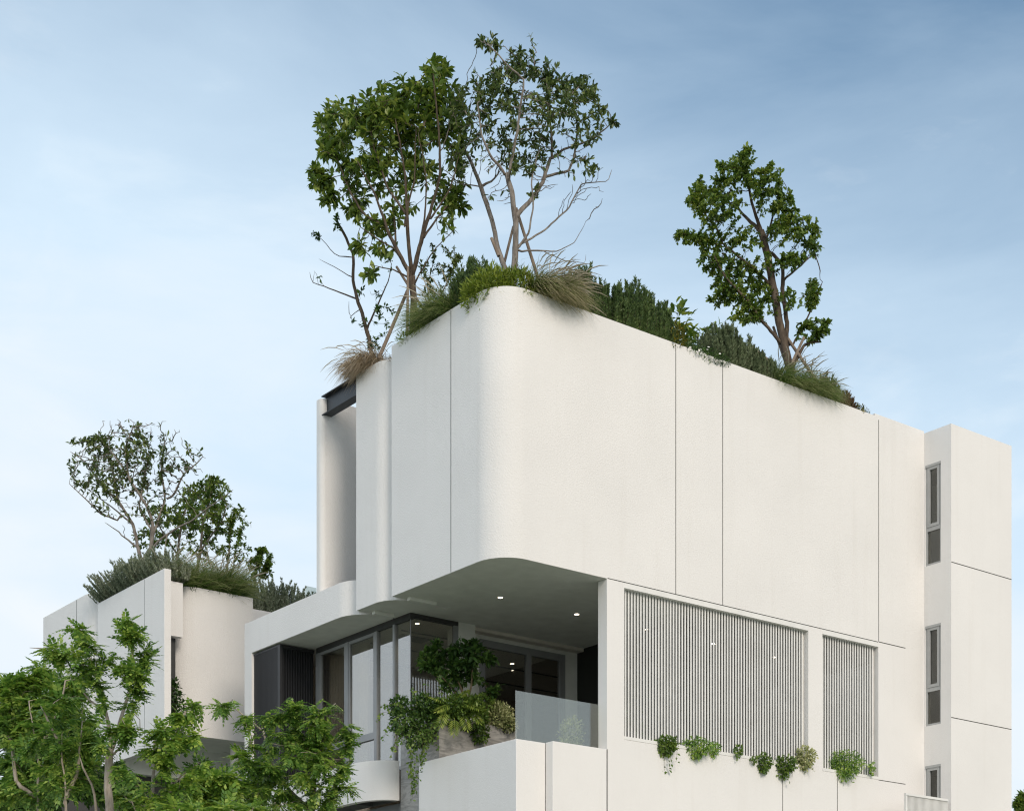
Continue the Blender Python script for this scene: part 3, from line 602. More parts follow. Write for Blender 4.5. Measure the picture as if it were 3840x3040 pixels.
def grow_tree(name, label, cat, d, limbs, crown, seed, bark_mat, leaf_mat, kind='obovate', leaf=(0.16, 0.075), per=7, step=0.16, spread=0.6,
              tip=0.0055, group=None, droop=0.0, whorl=1.0, wood='trunk', depth=0.85, kill=1.5, upbias=0.0, loc=None, jitter=0.25, dense=2.3, big=1.08, flat=1.0):
    """limbs: [(r0, r1, [(px,py),...])] traced at distance d and bent out of that plane; crown: [(px,py,rx,ry,n,leafiness)]"""
    rg = np.random.default_rng(seed); mpp = d/FPX
    pos = []; par = []; rmin = []
    dd_nodes = []
    for li, (r0, r1, pts) in enumerate(limbs):
        pts = np.array(pts, float); seg = np.linalg.norm(np.diff(pts, axis=0), axis=1); cum = np.r_[0, np.cumsum(seg)]
        n = max(2, int(cum[-1]*mpp/step)+1); s = np.linspace(0, cum[-1], n)
        X = np.interp(s, cum, pts[:, 0]); Y = np.interp(s, cum, pts[:, 1])
        if li == 0: off0 = 0.0; pi = -1
        else:
            q = np.array([at(X[0], Y[0], d+o) for o in (0,)])[0]
            PX = np.array([[p[0]/p[1], (p[2]-EYE)/p[1]] for p in pos]); c = np.array([q[0]/q[1], (q[2]-EYE)/q[1]])
            pi = int(np.argmin(((PX-c)**2).sum(1))); off0 = pos[pi][1]-d
        lean = rg.uniform(-1, 1)*spread*(0.35 if li == 0 else 1.0)
        wob = rg.normal(0, 1, (n, 3)).cumsum(0)*0.006
        for k in range(n):
            f = s[k]/cum[-1]; dd = off0 + lean*f*cum[-1]*mpp*0.75
            p = at(X[k], Y[k], d+dd) + wob[k]*(k > 0)
            if li > 0 and k == 0: last = pi; 
            pos.append(p); par.append(-1 if (li == 0 and k == 0) else (pi if k == 0 else len(pos)-2)); rmin.append(r0 + (r1-r0)*f**0.8)
    nl = len(pos)
    att = []; lf = []
    for (cx, cy, rx, ry, n, leafy) in crown:
        n = int(n*dense); rx *= big; ry *= big
        cz = rg.uniform(-1, 1)*spread*rx*mpp*1.2
        g = nrm(rg.normal(0, 1, (n, 3)))*(rg.uniform(0, 1, (n, 1))**(1/2.4))
        for a in g:
            att.append(at(cx + a[0]*rx, cy - a[1]*ry, d + cz + a[2]*(rx+ry)*0.5*mpp*depth)); lf.append(leafy)
    att = np.array(att); lf = np.array(lf); alive = np.ones(len(att), bool)
    pos = np.array(pos); par = list(par); N0 = 24000
    P = np.zeros((N0, 3)); P[:nl] = pos; cnt = nl
    Dm = np.linalg.norm(att[:, None] - P[None, :nl], axis=2); bi = Dm.argmin(1); bd = Dm.min(1)
    ends = {}
    for it in range(160):
        act = np.where(alive)[0]
        if len(act) == 0 or cnt > N0-1500: break
        k = bd[act] < step*kill
        for a in act[k]: alive[a] = False; ends[a] = bi[a]
        act = act[~k]
        if len(act) == 0: break
        vec = nrm(att[act] - P[bi[act]])
        u, inv = np.unique(bi[act], return_inverse=True)
        acc = np.zeros((len(u), 3)); np.add.at(acc, inv, vec)
        acc = nrm(nrm(acc) + rg.normal(0, jitter, (len(u), 3)) + np.array([0, 0, upbias]))
        newp = P[u] + acc*step
        c0 = cnt; P[cnt:cnt+len(u)] = newp; par += list(u); cnt += len(u)
        nd = np.linalg.norm(att[act][:, None] - newp[None], axis=2); m = nd.argmin(1); mv = nd.min(1)
        up = mv < bd[act]; ia = act[up]; bi[ia] = c0 + m[up]; bd[ia] = mv[up]
        stuck = act[~up]
        alive[stuck[rg.uniform(0, 1, len(stuck)) < 0.15]] = False
    P = P[:cnt]; par = np.array(par)
    # radii
    ex = 2.3; acc = np.zeros(cnt); kids = [[] for _ in range(cnt)]
    for i in range(cnt):
        if par[i] >= 0: kids[par[i]].append(i)
    order = np.arange(cnt)
    rad = np.zeros(cnt)
    depthv = np.zeros(cnt, int)
    for i in range(cnt):
        depthv[i] = 0 if par[i] < 0 else depthv[par[i]]+1
    for i in np.argsort(-depthv):
        r = max(tip**ex, acc[i])**(1/ex)
        if i < nl: r = max(rmin[i], min(r, rmin[i]*1.15))
        elif par[i] >= 0 and par[i] < nl: r = min(r, rmin[par[i]]*0.8)
        rad[i] = r
        if par[i] >= 0: acc[par[i]] += r**ex
    rad = np.minimum(rad, np.where(par >= 0, rad[np.maximum(par, 0)]*1.0, 9))
    # chains
    chains = []; start = [(0, -1)]; 
    while start:
        i, p = start.pop(); ch = [p] if p >= 0 else []
        cur = i
        while True:
            ch.append(cur); ks = kids[cur]
            if not ks: break
            ks = sorted(ks, key=lambda q: -rad[q])
            for q in ks[1:]: start.append((q, cur))
            cur = ks[0]
        rr = rad[ch].copy()
        if p >= 0: rr[0] = min(rr[0], rr[1]*1.25)
        rr[-1] *= 0.5
        chains.append((P[ch], rr))
    base = P[0] if loc is None else np.array(loc)
    o = thing(name, label, cat, tuple(base), group)
    V, Q = tubes(chains, 7)
    np_mesh(wood, V-base, Q, bark_mat, o, smooth=True)
    # leaves
    ei = np.array([e for a, e in ends.items() if rg.uniform() < lf[a]], int)
    ea = np.array([att[a] for a, e in ends.items()])
    if len(ei):
        dirn = nrm(P[ei] - P[np.maximum(par[ei], 0)])
        idx = np.repeat(np.arange(len(ei)), per); n = len(idx)
        t = rg.uniform(0, 1, (n, 1))
        bp = P[ei][idx]*(1-t*0.6) + P[np.maximum(par[ei], 0)][idx]*(t*0.6) + rg.normal(0, 0.012, (n, 3))
        A = dirn[idx]*rg.uniform(0.1, 0.9, (n, 1)) + nrm(rg.normal(0, 1, (n, 3)))*whorl; A[:, 2] = A[:, 2]*flat - droop
        NN = rg.normal(0, 0.45*flat, (n, 3)) + np.array([0, 0, 1.0])
        L = leaf[0]*rg.uniform(0.6, 1.15, n); Wd = L*leaf[1]/leaf[0]*rg.uniform(0.85, 1.15, n)
        V, T = place(kind, bp, A, NN, L, Wd)
        np_mesh('crown', V-base, T, leaf_mat, o)
    return o

def bush(name, label, cat, blobs, seed, leaf_mat, kind='kite', leaf=(0.08, 0.04), n=900, base=None, group=None, out=0.8, up=0.35, droop=0.0, shell=0.35, stems=6, flower=None, stem_r=0.008):
    """blobs: [(centre xyz, (rx, ry, rz), share)]"""
    rg = np.random.default_rng(seed); Ps = []; As = []
    tot = sum(b[2] for b in blobs)
    for c, r, w in blobs:
        k = int(n*w/tot); g = nrm(rg.normal(0, 1, (k, 3))); q = rg.uniform(shell, 1, (k, 1))**0.6
        q *= 1 + 0.18*np.sin(g[:, 0:1]*5 + seed)*np.cos(g[:, 2:3]*6 + g[:, 1:2]*4)
        Ps.append(np.array(c) + g*q*np.array(r)); As.append(g)
    P = np.concatenate(Ps); A = np.concatenate(As)
    base = np.array(base if base is not None else blobs[0][0]) * 1.0
    ax = A*out + nrm(rg.normal(0, 1, P.shape))*0.7 + np.array([0, 0, up-droop])
    NN = A*0.5 + rg.normal(0, 0.4, P.shape) + np.array([0, 0, 0.9])
    L = leaf[0]*rg.uniform(0.6, 1.15, len(P)); Wd = L*leaf[1]/leaf[0]
    V, T = place(kind, P, ax, NN, L, Wd)
    o = thing(name, label, cat, tuple(base), group)
    np_mesh('foliage', V-base, T, leaf_mat, o)
    ch = []
    for i in range(stems):
        tgt = P[rg.integers(len(P))]; s = np.linspace(0, 1, 7)[:, None]
        pts = base + (tgt-base)*s + rg.normal(0, 0.012, (7, 3)); pts[:, 2] += 0.10*np.sin(s[:, 0]*math.pi)*abs(tgt[2]-base[2])
        ch.append((pts, np.linspace(stem_r, stem_r*0.35, 7)))
    if ch:
        V, Q = tubes(ch); np_mesh('stem', V-base, Q, M['stem'], o, smooth=True)
    if flower:
        fm, fn, fs = flower; me = None
        for k in rg.choice(len(P), fn):                        # each blossom is a part of its own
            if me is None:
                v, t = leaf_tpl('flower'); f_ = np_mesh('flower', v*fs, t, fm, o); me = f_.data
            else:
                f_ = bpy.data.objects.new('flower', me); C.objects.link(f_); f_.parent = o
            f_.location = tuple(P[k] + A[k]*0.04 - base); f_.rotation_euler = Vector(tuple(A[k] + np.array([0, 0, 0.3]))).to_track_quat('Z', 'Y').to_euler()
    return o

def spiky(name, label, cat, base, spikes, seed, mat, nl=(0.072, 0.021), dens=170, group=None, lean=(0, 0, 0)):
    """upright needled stems; spikes: [(foot xyz, height, lean xyz)]"""
    rg = np.random.default_rng(seed); Ps = []; As = []; ch = []
    base = np.array(base)
    for foot, h, ln in spikes:
        foot = np.array(foot); top = foot + np.array([0, 0, h]) + np.array(ln)*h
        bend = rg.normal(0, 0.05, 3)*h
        k = max(12, int(dens*h)); t = rg.uniform(0.0, 1, k)
        c = foot + (top-foot)*t[:, None] + bend*np.sin(t*math.pi)[:, None]
        a = rg.uniform(0, 2*math.pi, k); rad = np.stack([np.cos(a), np.sin(a), np.zeros(k)], 1)
        Ps.append(c); As.append(rad*(1.0-0.45*t[:, None]) + np.array([0, 0, 0.75]) + np.array(ln)*0.5)
        s = np.linspace(0, 1, 5)[:, None]; ch.append((foot + (top-foot)*s + bend*np.sin(s*math.pi), np.linspace(0.006, 0.002, 5)))
    P = np.concatenate(Ps); A = np.concatenate(As)
    L = nl[0]*rg.uniform(0.7, 1.2, len(P)); V, T = place('needle', P, A, rg.normal(0, 1, P.shape), L, L*nl[1]/nl[0])
    o = thing(name, label, cat, tuple(base), group)
    np_mesh('foliage', V-base, T, mat, o); V, Q = tubes(ch); np_mesh('stem', V-base, Q, M['stem'], o)
    return o

def grass(name, label, cat, base, feet, seed, mat, n=700, L=(0.5, 0.9), lean=(0, 0, 0), fan=0.5, droop=0.9, w=0.007, plumes=0, group=None, plume_mat=None):
    """feet: (m,3) points the blades start from"""
    rg = np.random.default_rng(seed); feet = np.array(feet, float); base = np.array(base)
    def blades(n, Ls, w0, w1, fan, droop, lean, seg=7):
        f = feet[rg.integers(len(feet), size=n)] + rg.normal(0, 0.03, (n, 3))*[1, 1, 0.2]
        d = rg.normal(0, fan, (n, 3)) + np.array(lean)*rg.uniform(0.4, 1.3, (n, 1)); d[:, 2] = np.abs(d[:, 2])*0.4 + 1.0; d = nrm(d)
        Lb = rg.uniform(Ls[0], Ls[1], n); s = np.linspace(0, 1, seg)
        hv = nrm(d*[1, 1, 0] + np.array(lean)*[0.8, 0.8, 0] + rg.normal(0, 0.15, (n, 3))*[1, 1, 0]); dr = droop*rg.uniform(0.5, 1.3, n)
        p = np.zeros((n, seg, 3)); p[:, 0] = f; cur = d.copy()
        for k in range(1, seg):
            cur = nrm(cur + (hv*0.55 + np.array([0, 0, -1.0]))*(dr*0.33*s[k])[:, None]*1.6)
            p[:, k] = p[:, k-1] + cur*(Lb/(seg-1))[:, None]
        sd = nrm(np.cross(nrm(p[:, -1]-p[:, 0]), rg.normal(0, 1, (n, 3))))
        wd = np.interp(s, [0, 0.35, 1], [w0*0.8, w0, w1])[None, :, None]
        V = np.stack([p - sd[:, None]*wd, p + sd[:, None]*wd], 2)          # n,seg,2,3
        i = np.arange(n)[:, None]*seg*2 + (np.arange(seg-1)*2)[None]
        Q = np.stack([i, i+1, i+3, i+2], -1).reshape(-1, 4)
        al = np.broadcast_to(s[None, :, None], (n, seg, 2)).reshape(-1)
        return V.reshape(-1, 3), Q, al, p
    V, Q, al, _ = blades(n, L, w, w*0.15, fan, droop, lean)
    o = thing(name, label, cat, tuple(base), group)
    np_mesh('blades', V-base, Q, mat, o, along=al)
    if plumes:
        V, Q, al, p = blades(plumes, (L[1]*0.85, L[1]*1.25), w*0.4, w*0.3, fan*0.7, droop*0.55, lean, 8)
        tipp = p[:, 4:]; rgv = nrm(rg.normal(0, 1, (plumes, 3)))
        Vp = []; Qp = []; b = 0
        for k in range(plumes):
            pts = tipp[k]; rr = np.array([0.004, 0.012, 0.011, 0.002])*rg.uniform(0.8, 1.2)
            v, q = tubes([(pts, rr)], 5); Vp.append(v); Qp.append(q+b); b += len(v)
        V2 = np.concatenate(Vp); Q2 = np.concatenate(Qp)
        np_mesh('seed_plume', np.concatenate([V, V2])-base, np.concatenate([Q, Q2+len(V)]), plume_mat or M['plume'], o, along=np.concatenate([al, np.full(len(V2), 0.8)]))
    return o

def vine(name, label, cat, base, strands, seed, mat, kind='kite', leaf=(0.08, 0.055), gap=0.035, group=None, blobs=None, nblob=0, stem_r=0.004):
    """strands: [(top xyz, [offset xyz,...] way points)] ; leaves hang along each"""
    rg = np.random.default_rng(seed); base = np.array(base); ch = []; Ps = []; As = []
    for pts in strands:
        pts = np.array(pts, float); seg = np.linalg.norm(np.diff(pts, axis=0), axis=1); cum = np.r_[0, np.cumsum(seg)]
        n = max(4, int(cum[-1]/0.06)); s = np.linspace(0, cum[-1], n)
        q = np.stack([np.interp(s, cum, pts[:, k]) for k in range(3)], 1) + rg.normal(0, 1, (n, 3)).cumsum(0)*0.006
        ch.append((q, np.linspace(stem_r, stem_r*0.5, n)))
        m = int(cum[-1]/gap); k = rg.integers(n, size=m); Ps.append(q[k] + rg.normal(0, 0.02, (m, 3))); As.append(nrm(rg.normal(0, 1, (m, 3))) + np.array([0, 0, -0.5]))
    for c, r, w in (blobs or []):
        k = int(nblob*w); g = nrm(rg.normal(0, 1, (k, 3))); Ps.append(np.array(c) + g*rg.uniform(0.3, 1, (k, 1))**0.6*np.array(r)); As.append(g*0.8 + rg.normal(0, 0.5, (k, 3)) + np.array([0, 0, -0.35]))
    P = np.concatenate(Ps); A = np.concatenate(As); L = leaf[0]*rg.uniform(0.55, 1.2, len(P))
    V, T = place(kind, P, A, rg.normal(0, 0.6, P.shape) + np.array([UY*0.8-VX*0, -0.9, 0.5]), L, L*leaf[1]/leaf[0])
    o = thing(name, label, cat, tuple(base), group)
    np_mesh('foliage', V-base, T, mat, o)
    if ch:
        V, Q = tubes(ch); np_mesh('stem', V-base, Q, M['stem'], o)
    return o
def stake(label, d, a, b, r=0.035, dd=0.0, group='wooden tree stakes'):
    p = at(a[0], a[1], d); q = at(b[0], b[1], d+dd); m = MB(); m.tube((0, 0, 0), q-p, r, r*0.9, 9)
    o = m.build('tree_stake', M['wood'], None, loc=tuple(p)); return tag(o, label, 'stake', group)

# ================================================================== ROOF TREES
dA = OY + 1.0*UY + 3.6*VY        # distances of the tree rows
d1 = 35.2
grow_tree('broadleaf_tree', 'broad-leaved tree with brown trunk and dense left crown, tallest of the left roof corner', 'tree', d1, [
    (0.085, 0.060, [(1546,1262), (1547,1120), (1543,1035)]),
    (0.050, 0.012, [(1543,1035), (1493,943), (1451,859), (1402,718), (1332,592)]),
    (0.050, 0.012, [(1543,1035), (1525,900), (1522,803), (1515,662), (1479,451)]),
    (0.050, 0.012, [(1545,1040), (1578,929), (1620,803), (1655,662), (1641,451), (1627,297)]),
    (0.030, 0.010, [(1451,859), (1360,800), (1310,720), (1265,600)]),
    (0.028, 0.010, [(1522,803), (1450,700), (1400,560), (1380,450)]),
    (0.026, 0.010, [(1590,890), (1680,760), (1740,690)]),
    (0.022, 0.008, [(1493,943), (1420,900), (1350,850)]),
    (0.028, 0.008, [(1565,965), (1600,800), (1605,660), (1580,500)]), (0.026, 0.008, [(1518,850), (1560,680), (1562,480)]), (0.024, 0.008, [(1615,820), (1690,700), (1722,560)]), (0.026, 0.008, [(1480,920), (1470,760), (1440,620)]), (0.022, 0.007, [(1545,1050), (1480,1010), (1400,990)]), (0.022, 0.007, [(1548,1080), (1640,930), (1710,860)])],
  [(1283,465,100,100,85,1), (1402,437,105,110,95,1), (1493,392,92,100,75,1), (1613,332,66,105,70,1), (1650,250,45,60,24,1), (1606,465,85,85,60,1), (1240,557,65,58,34,1),
   (1184,662,40,55,24,1), (1226,733,28,48,16,1), (1395,606,88,66,46,0.9), (1550,634,62,78,46,0.95), (1360,718,62,50,26,0.9), (1339,803,46,35,15,1), (1423,859,58,50,24,1),
   (1346,943,36,22,9,1), (1440,955,40,30,9,1), (1662,697,75,75,34,0.8), (1718,768,55,32,16,0.8), (1500,520,80,60,34,0.8), (1500,760,60,60,16,0.7), (1380,1040,30,30,6,0.8), (1340,640,60,50,20,1), (1695,430,50,120,44,0.85), (1715,560,50,90,28,0.7), (1690,840,50,60,12,0.5)],
  11, M['bark_brown'], M['l_big'], 'obovate', (0.215, 0.086), 4, 0.11, group=None, tip=0.0068, droop=0.05, dense=2.2, big=1.1)
d2 = 34.3
grow_tree('sparse_tree', 'tall grey multi-stemmed tree with sparse leaves and bare lower right twigs on the roof corner', 'tree', d2, [
    (0.070, 0.045, [(1922,1075), (1930,930), (1933,838), (1915,732), (1894,655)]),
    (0.060, 0.030, [(1925,1060), (1890,1000), (1870,930), (1859,866), (1831,768), (1810,697), (1768,592), (1732,522), (1711,416)]),
    (0.032, 0.010, [(1894,655), (1838,585), (1803,508), (1790,400)]),
    (0.034, 0.010, [(1905,690), (1915,592), (1936,486), (1943,416), (1960,300), (1830,170)]),
    (0.030, 0.012, [(1810,697), (1845,680), (1880,640)]),
    (0.055, 0.030, [(1934,815), (1992,760), (2042,683), (2070,592)]),
    (0.030, 0.009, [(2070,592), (2119,557), (2224,522), (2288,465)]),
    (0.030, 0.009, [(2049,662), (2133,641), (2154,592), (2170,480), (2150,350)]),
    (0.028, 0.009, [(2070,592), (2060,450), (2050,300)]),
    (0.026, 0.010, [(1936,936), (1985,873), (2006,775), (1999,683), (2020,600)]),
    (0.024, 0.006, [(1943,922), (2049,866), (2133,789), (2182,697), (2281,683), (2292,640)]),
    (0.020, 0.005, [(1957,943), (2014,940), (2084,943), (2154,908), (2182,859)]),
    (0.012, 0.004, [(2040,942), (2077,957), (2119,975), (2196,978), (2197,945)]),
    (0.016, 0.006, [(1800,700), (1720,690), (1680,650), (1640,630)])],
  [(1817,163,42,42,22,1), (1943,240,80,75,42,1), (2049,290,60,65,32,1), (2154,332,82,65,40,1), (2224,381,40,88,30,1), (1803,346,78,80,38,0.9), (1887,395,110,95,60,0.85), (2084,416,98,85,56,0.95),
   (1908,536,80,78,42,0.8), (2014,536,60,60,28,0.8), (1768,487,70,70,30,0.7), (1718,381,42,85,26,0.75), (2210,620,35,28,10,1), (2309,458,20,26,6,1), (2189,508,85,62,32,0.55), (2154,697,85,42,14,0.0),
   (1950,620,50,40,16,0.9), (1730,600,55,60,20,0.5), (1990,150,30,25,6,0.3), (2240,740,40,50,6,0.0), (1880,310,60,60,26,0.8), (2010,700,25,25,5,0.7), (1990,560,120,110,40,0.12), (1850,600,90,90,24,0.12), (2140,600,90,70,26,0.1), (1780,520,70,110,24,0.1), (2000,400,190,120,44,0.2), (1860,740,50,50,8,0.1)],
  12, M['bark_grey'], M['l_olive'], 'oval', (0.140, 0.057), 3, 0.10, dense=3.4, tip=0.0072, upbias=0.06)
d3 = V3D = 39.2
grow_tree('leaning_tree', 'small-leaved tree with gnarled trunk alone on the right part of the roof', 'tree', d3, [
    (0.105, 0.075, [(2967,1395), (2935,1273), (2909,1144), (2896,1067), (2883,964), (2857,874)]),
    (0.055, 0.014, [(2857,874), (2786,809), (2748,758), (2700,760)]),
    (0.050, 0.012, [(2855,870), (2819,758), (2806,655), (2800,590)]),
    (0.062, 0.040, [(2962,1390), (2948,1340), (2957,1209), (2941,1080), (2941,983), (2896,938)]),
    (0.030, 0.010, [(2941,1050), (3012,990), (3083,922)]),
    (0.045, 0.016, [(2928,1286), (2851,1196), (2799,1118), (2722,1041), (2680,960)]),
    (0.034, 0.012, [(2890,1067), (2812,1002), (2761,964), (2703,919), (2683,861), (2620,780)]),
    (0.055, 0.022, [(2975,1370), (3018,1292), (3050,1279), (3083,1280)]),
    (0.028, 0.009, [(2975,1290), (2999,1241), (3044,1144), (3076,1060)]),
    (0.030, 0.010, [(2870,900), (2900,800), (2950,720)]),
    (0.024, 0.009, [(2703,919), (2640,905), (2570,885)]),
    (0.016, 0.006, [(3060,1280), (3090,1230)])],
  [(2806,580,26,45,26,1), (2761,648,85,70,78,1), (2890,661,40,52,38,1), (2903,745,65,58,44,1), (2954,796,40,58,34,1), (2677,713,60,45,42,1), (2600,745,32,65,32,1), (2696,777,90,58,64,1),
   (2580,887,58,30,30,1), (2651,887,50,60,40,1), (2683,983,65,60,48,1), (2761,1035,85,65,62,1), (2722,1080,55,40,26,1), (2786,1131,65,45,38,1), (2851,1099,58,38,26,0.9), (3025,861,52,52,36,1),
   (3050,900,38,38,20,1), (2980,964,58,38,30,1), (2928,861,50,40,24,0.9), (2786,900,75,50,32,0.9), (3040,1099,34,56,34,0.9), (3078,1225,46,46,34,1), (3018,1235,40,40,20,0.8), (2819,1196,60,38,16,0.7),
   (2620,700,25,40,10,1), (2700,1120,50,36,20,1), (2790,1190,60,34,20,0.9), (2870,1160,50,34,16,0.8), (2960,1110,40,60,16,0.7), (2880,980,50,40,14,0.8), (2830,690,40,50,20,0.9)],
  13, M['bark_brown'], M['l_mid'], 'oval', (0.115, 0.062), 6, 0.09, tip=0.0068, dense=3.0, big=1.1)
grow_tree('bare_sapling', 'thin nearly bare sapling with few leaves rising from the straw grass', 'tree', 36.0, [
    (0.045, 0.028, [(1402,1350), (1374,1245), (1354,1167), (1335,1116), (1319,1039), (1321,943), (1290,873), (1262,830)]),
    (0.026, 0.008, [(1376,1237), (1428,1129), (1461,1051), (1470,990)]),
    (0.020, 0.006, [(1334,1119), (1261,1093), (1171,1058), (1165,1020)]),
    (0.014, 0.005, [(1323,965), (1265,961), (1205,894), (1177,873)]),
    (0.014, 0.005, [(1325,1040), (1240,992), (1198,971)]),
    (0.012, 0.005, [(1350,1160), (1310,1190), (1308,1130)])],
  [(1440,1200,60,60,16,0.7), (1400,1290,50,30,12,0.8), (1340,1215,30,30,8,0.7), (1180,880,18,14,5,0.7), (1265,815,25,30,7,0.6), (1177,1020,14,25,4,0.2), (1400,1080,60,50,7,0.5), (1450,960,30,60,6,0.4)],
  14, M['bark_brown'], M['l_deep'], 'kite', (0.11, 0.05), 5, 0.12, tip=0.0045)
grow_tree('wispy_shrub', 'wispy small-leaved shrub between the two big roof trees', 'shrub', 35.6, [
    (0.024, 0.008, [(1620,1235), (1640,1130), (1690,1030), (1720,960)]), (0.022, 0.007, [(1615,1220), (1600,1080), (1625,960)]), (0.018, 0.006, [(1640,1140), (1600,1050), (1570,990)]), (0.016, 0.006, [(1635,1150), (1700,1090), (1730,1040)])],
  [(1648,985,85,85,56,0.7), (1705,1000,45,65,32,0.7), (1600,1080,60,70,26,0.6), (1650,1120,70,50,20,0.6)], 15, M['bark_grey'], M['l_olive'], 'kite', (0.10, 0.045), 5, 0.11, tip=0.0045)

# stakes that prop the trees
stake('upright weathered stake against the brown trunk of the broad-leaved tree', 34.9, (1527,1262), (1530,1000), 0.03)
stake('dark slanting stake below the broad-leaved tree, leaning right', 35.4, (1420,1345), (1528,1090), 0.04, 0.4)
stake('short slanting stake with a sawn end left of the brown trunk', 35.3, (1600,1180), (1487,1000), 0.03, 0.3)
stake('long stake crossing behind the grey stems and leaning left', 34.8, (2020,1050), (1935,780), 0.035, -0.2)
stake('short stake between the two grey stems', 34.6, (1885,1010), (1925,850), 0.03, 0.3)
stake('stake with a blunt end left of the grey stems, leaning left', 34.2, (1870,960), (1843,893), 0.035, 0.1)
stake('slanting stake right of the gnarled trunk of the leaning tree', 39.0, (3070,1440), (2955,1270), 0.04, 0.3)
stake('stake leaning left beside the gnarled trunk', 39.3, (2950,1370), (2900,1225), 0.035, 0.2)
stake('long low stake left of the gnarled trunk, reaching to the round grey shrub', 39.3, (2905,1370), (2805,1290), 0.04, 0.2)
stake('short stake leaning right at the foot of the leaning tree', 38.9, (2970,1360), (3015,1265), 0.035, 0.1)

# annex roof trees
d6 = 46.5
grow_tree('sparse_tree', 'grey many-stemmed tree with bare upper twigs on the annex roof', 'tree', d6, [
    (0.055, 0.016, [(530,2110), (511,2027), (495,1964), (442,1879), (421,1763), (390,1658)]),
    (0.065, 0.014, [(535,2105), (569,2053), (574,1964), (553,1895), (490,1795), (474,1684), (505,1600)]),
    (0.045, 0.010, [(572,2010), (585,1974), (627,1869), (616,1763), (630,1650)]),
    (0.040, 0.009, [(560,2070), (600,2020), (664,1974), (720,1950), (790,1896), (874,1837)]),
    (0.035, 0.008, [(520,2053), (453,2006), (440,1990), (390,1958)]),
    (0.035, 0.008, [(627,1869), (648,1858), (685,1779), (737,1737), (759,1711), (768,1720)]),
    (0.035, 0.010, [(442,1879), (370,1800), (320,1730), (265,1690)]),
    (0.030, 0.009, [(490,1795), (420,1700), (370,1640)]),
    (0.030, 0.009, [(495,1964), (400,1890), (330,1840)]),
    (0.030, 0.009, [(570,1990), (520,1900), (540,1780), (560,1660)]),
    (0.028, 0.008, [(440,1950), (380,1930), (310,1860), (260,1815)])],
  [(327,1658,46,38,26,0.9), (395,1648,46,32,22,0.9), (369,1711,60,42,28,0.9), (516,1632,40,48,20,0.75), (527,1684,78,50,34,0.8), (369,1795,72,42,30,0.9), (474,1795,100,70,50,0.8), (659,1747,28,22,9,0.9),
   (553,1816,95,70,40,0.75), (395,1842,68,40,24,0.9), (379,1905,28,16,6,0.9), (460,1720,90,60,40,0.75), (250,1745,12,20,4,1), (290,1800,30,15,6,0.8), (700,1680,10,25,3,1), (600,1620,60,40,14,0.1), (430,1600,60,40,10,0.1),
   (640,1650,50,50,12,0.15), (580,1730,60,60,22,0.6), (270,1660,20,30,5,0.6), (560,1930,70,40,20,0.7), (480,1740,170,120,50,0.25), (640,1760,90,90,26,0.2), (420,1900,80,60,18,0.4), (480,1610,120,45,30,0.2), (700,1720,60,50,18,0.3), (600,1700,120,80,34,0.3), (330,1740,80,80,26,0.4), (500,1700,200,130,60,0.0), (620,1800,140,100,40,0.05)],
  21, M['bark_grey'], M['l_olive'], 'oval', (0.16, 0.070), 2, 0.12, dense=3.6, tip=0.0088, upbias=0.04)
grow_tree('dense_tree', 'denser green tree right behind the many-stemmed tree of the annex roof', 'tree', 47.6, [
    (0.05, 0.009, [(660,2125), (672,2005), (700,1900), (760,1820)]), (0.05, 0.012, [(735,2140), (755,2040), (758,1960), (790,1860), (800,1790)]), (0.035, 0.010, [(755,2060), (830,1950), (850,1880)]), (0.03, 0.01, [(665,2080), (610,1990), (580,1930)])],
  [(780,1827,70,52,66,1), (764,1869,105,62,90,1), (711,1921,130,62,100,0.95), (650,1974,120,50,66,0.9), (560,2020,80,45,40,0.9), (760,1985,75,60,40,0.7), (700,2060,80,50,26,0.6), (840,1875,25,40,14,0.9), (815,1965,60,70,46,0.8), (600,1930,60,50,30,0.8), (790,2070,60,50,26,0.7)],
  22, M['bark_grey'], M['l_mid'], 'oval', (0.13, 0.066), 4, 0.12, dense=2.8, big=1.12, tip=0.007)
grow_tree('slender_tree', 'slender loose-leaved young tree at the right of the annex roof trees', 'tree', 47.0, [
    (0.035, 0.010, [(850,2140), (858,2060), (864,1974), (880,1910)]), (0.025, 0.008, [(870,2150), (885,2050), (905,1980)])],
  [(885,1935,50,48,44,0.9), (895,2000,54,60,50,0.8), (905,2080,55,44,30,0.8), (850,2050,50,55,26,0.7), (840,1960,30,40,12,0.7)], 23, M['bark_grey'], M['l_mid'], 'oval', (0.12, 0.056), 4, 0.13, tip=0.007)
grow_tree('young_tree', 'short young tree with fresh leaves beside the silver shrubs of the annex roof', 'tree', 46.4, [
    (0.028, 0.008, [(955,2190), (962,2130), (985,2060)]), (0.022, 0.007, [(965,2190), (1000,2120), (1015,2080)])],
  [(985,2085,42,50,54,0.9), (1008,2115,30,42,26,0.9), (945,2120,34,44,26,0.8), (990,2150,40,30,20,0.9)], 24, M['bark_grey'], M['l_mid'], 'oval', (0.12, 0.06), 7, 0.14, tip=0.005)

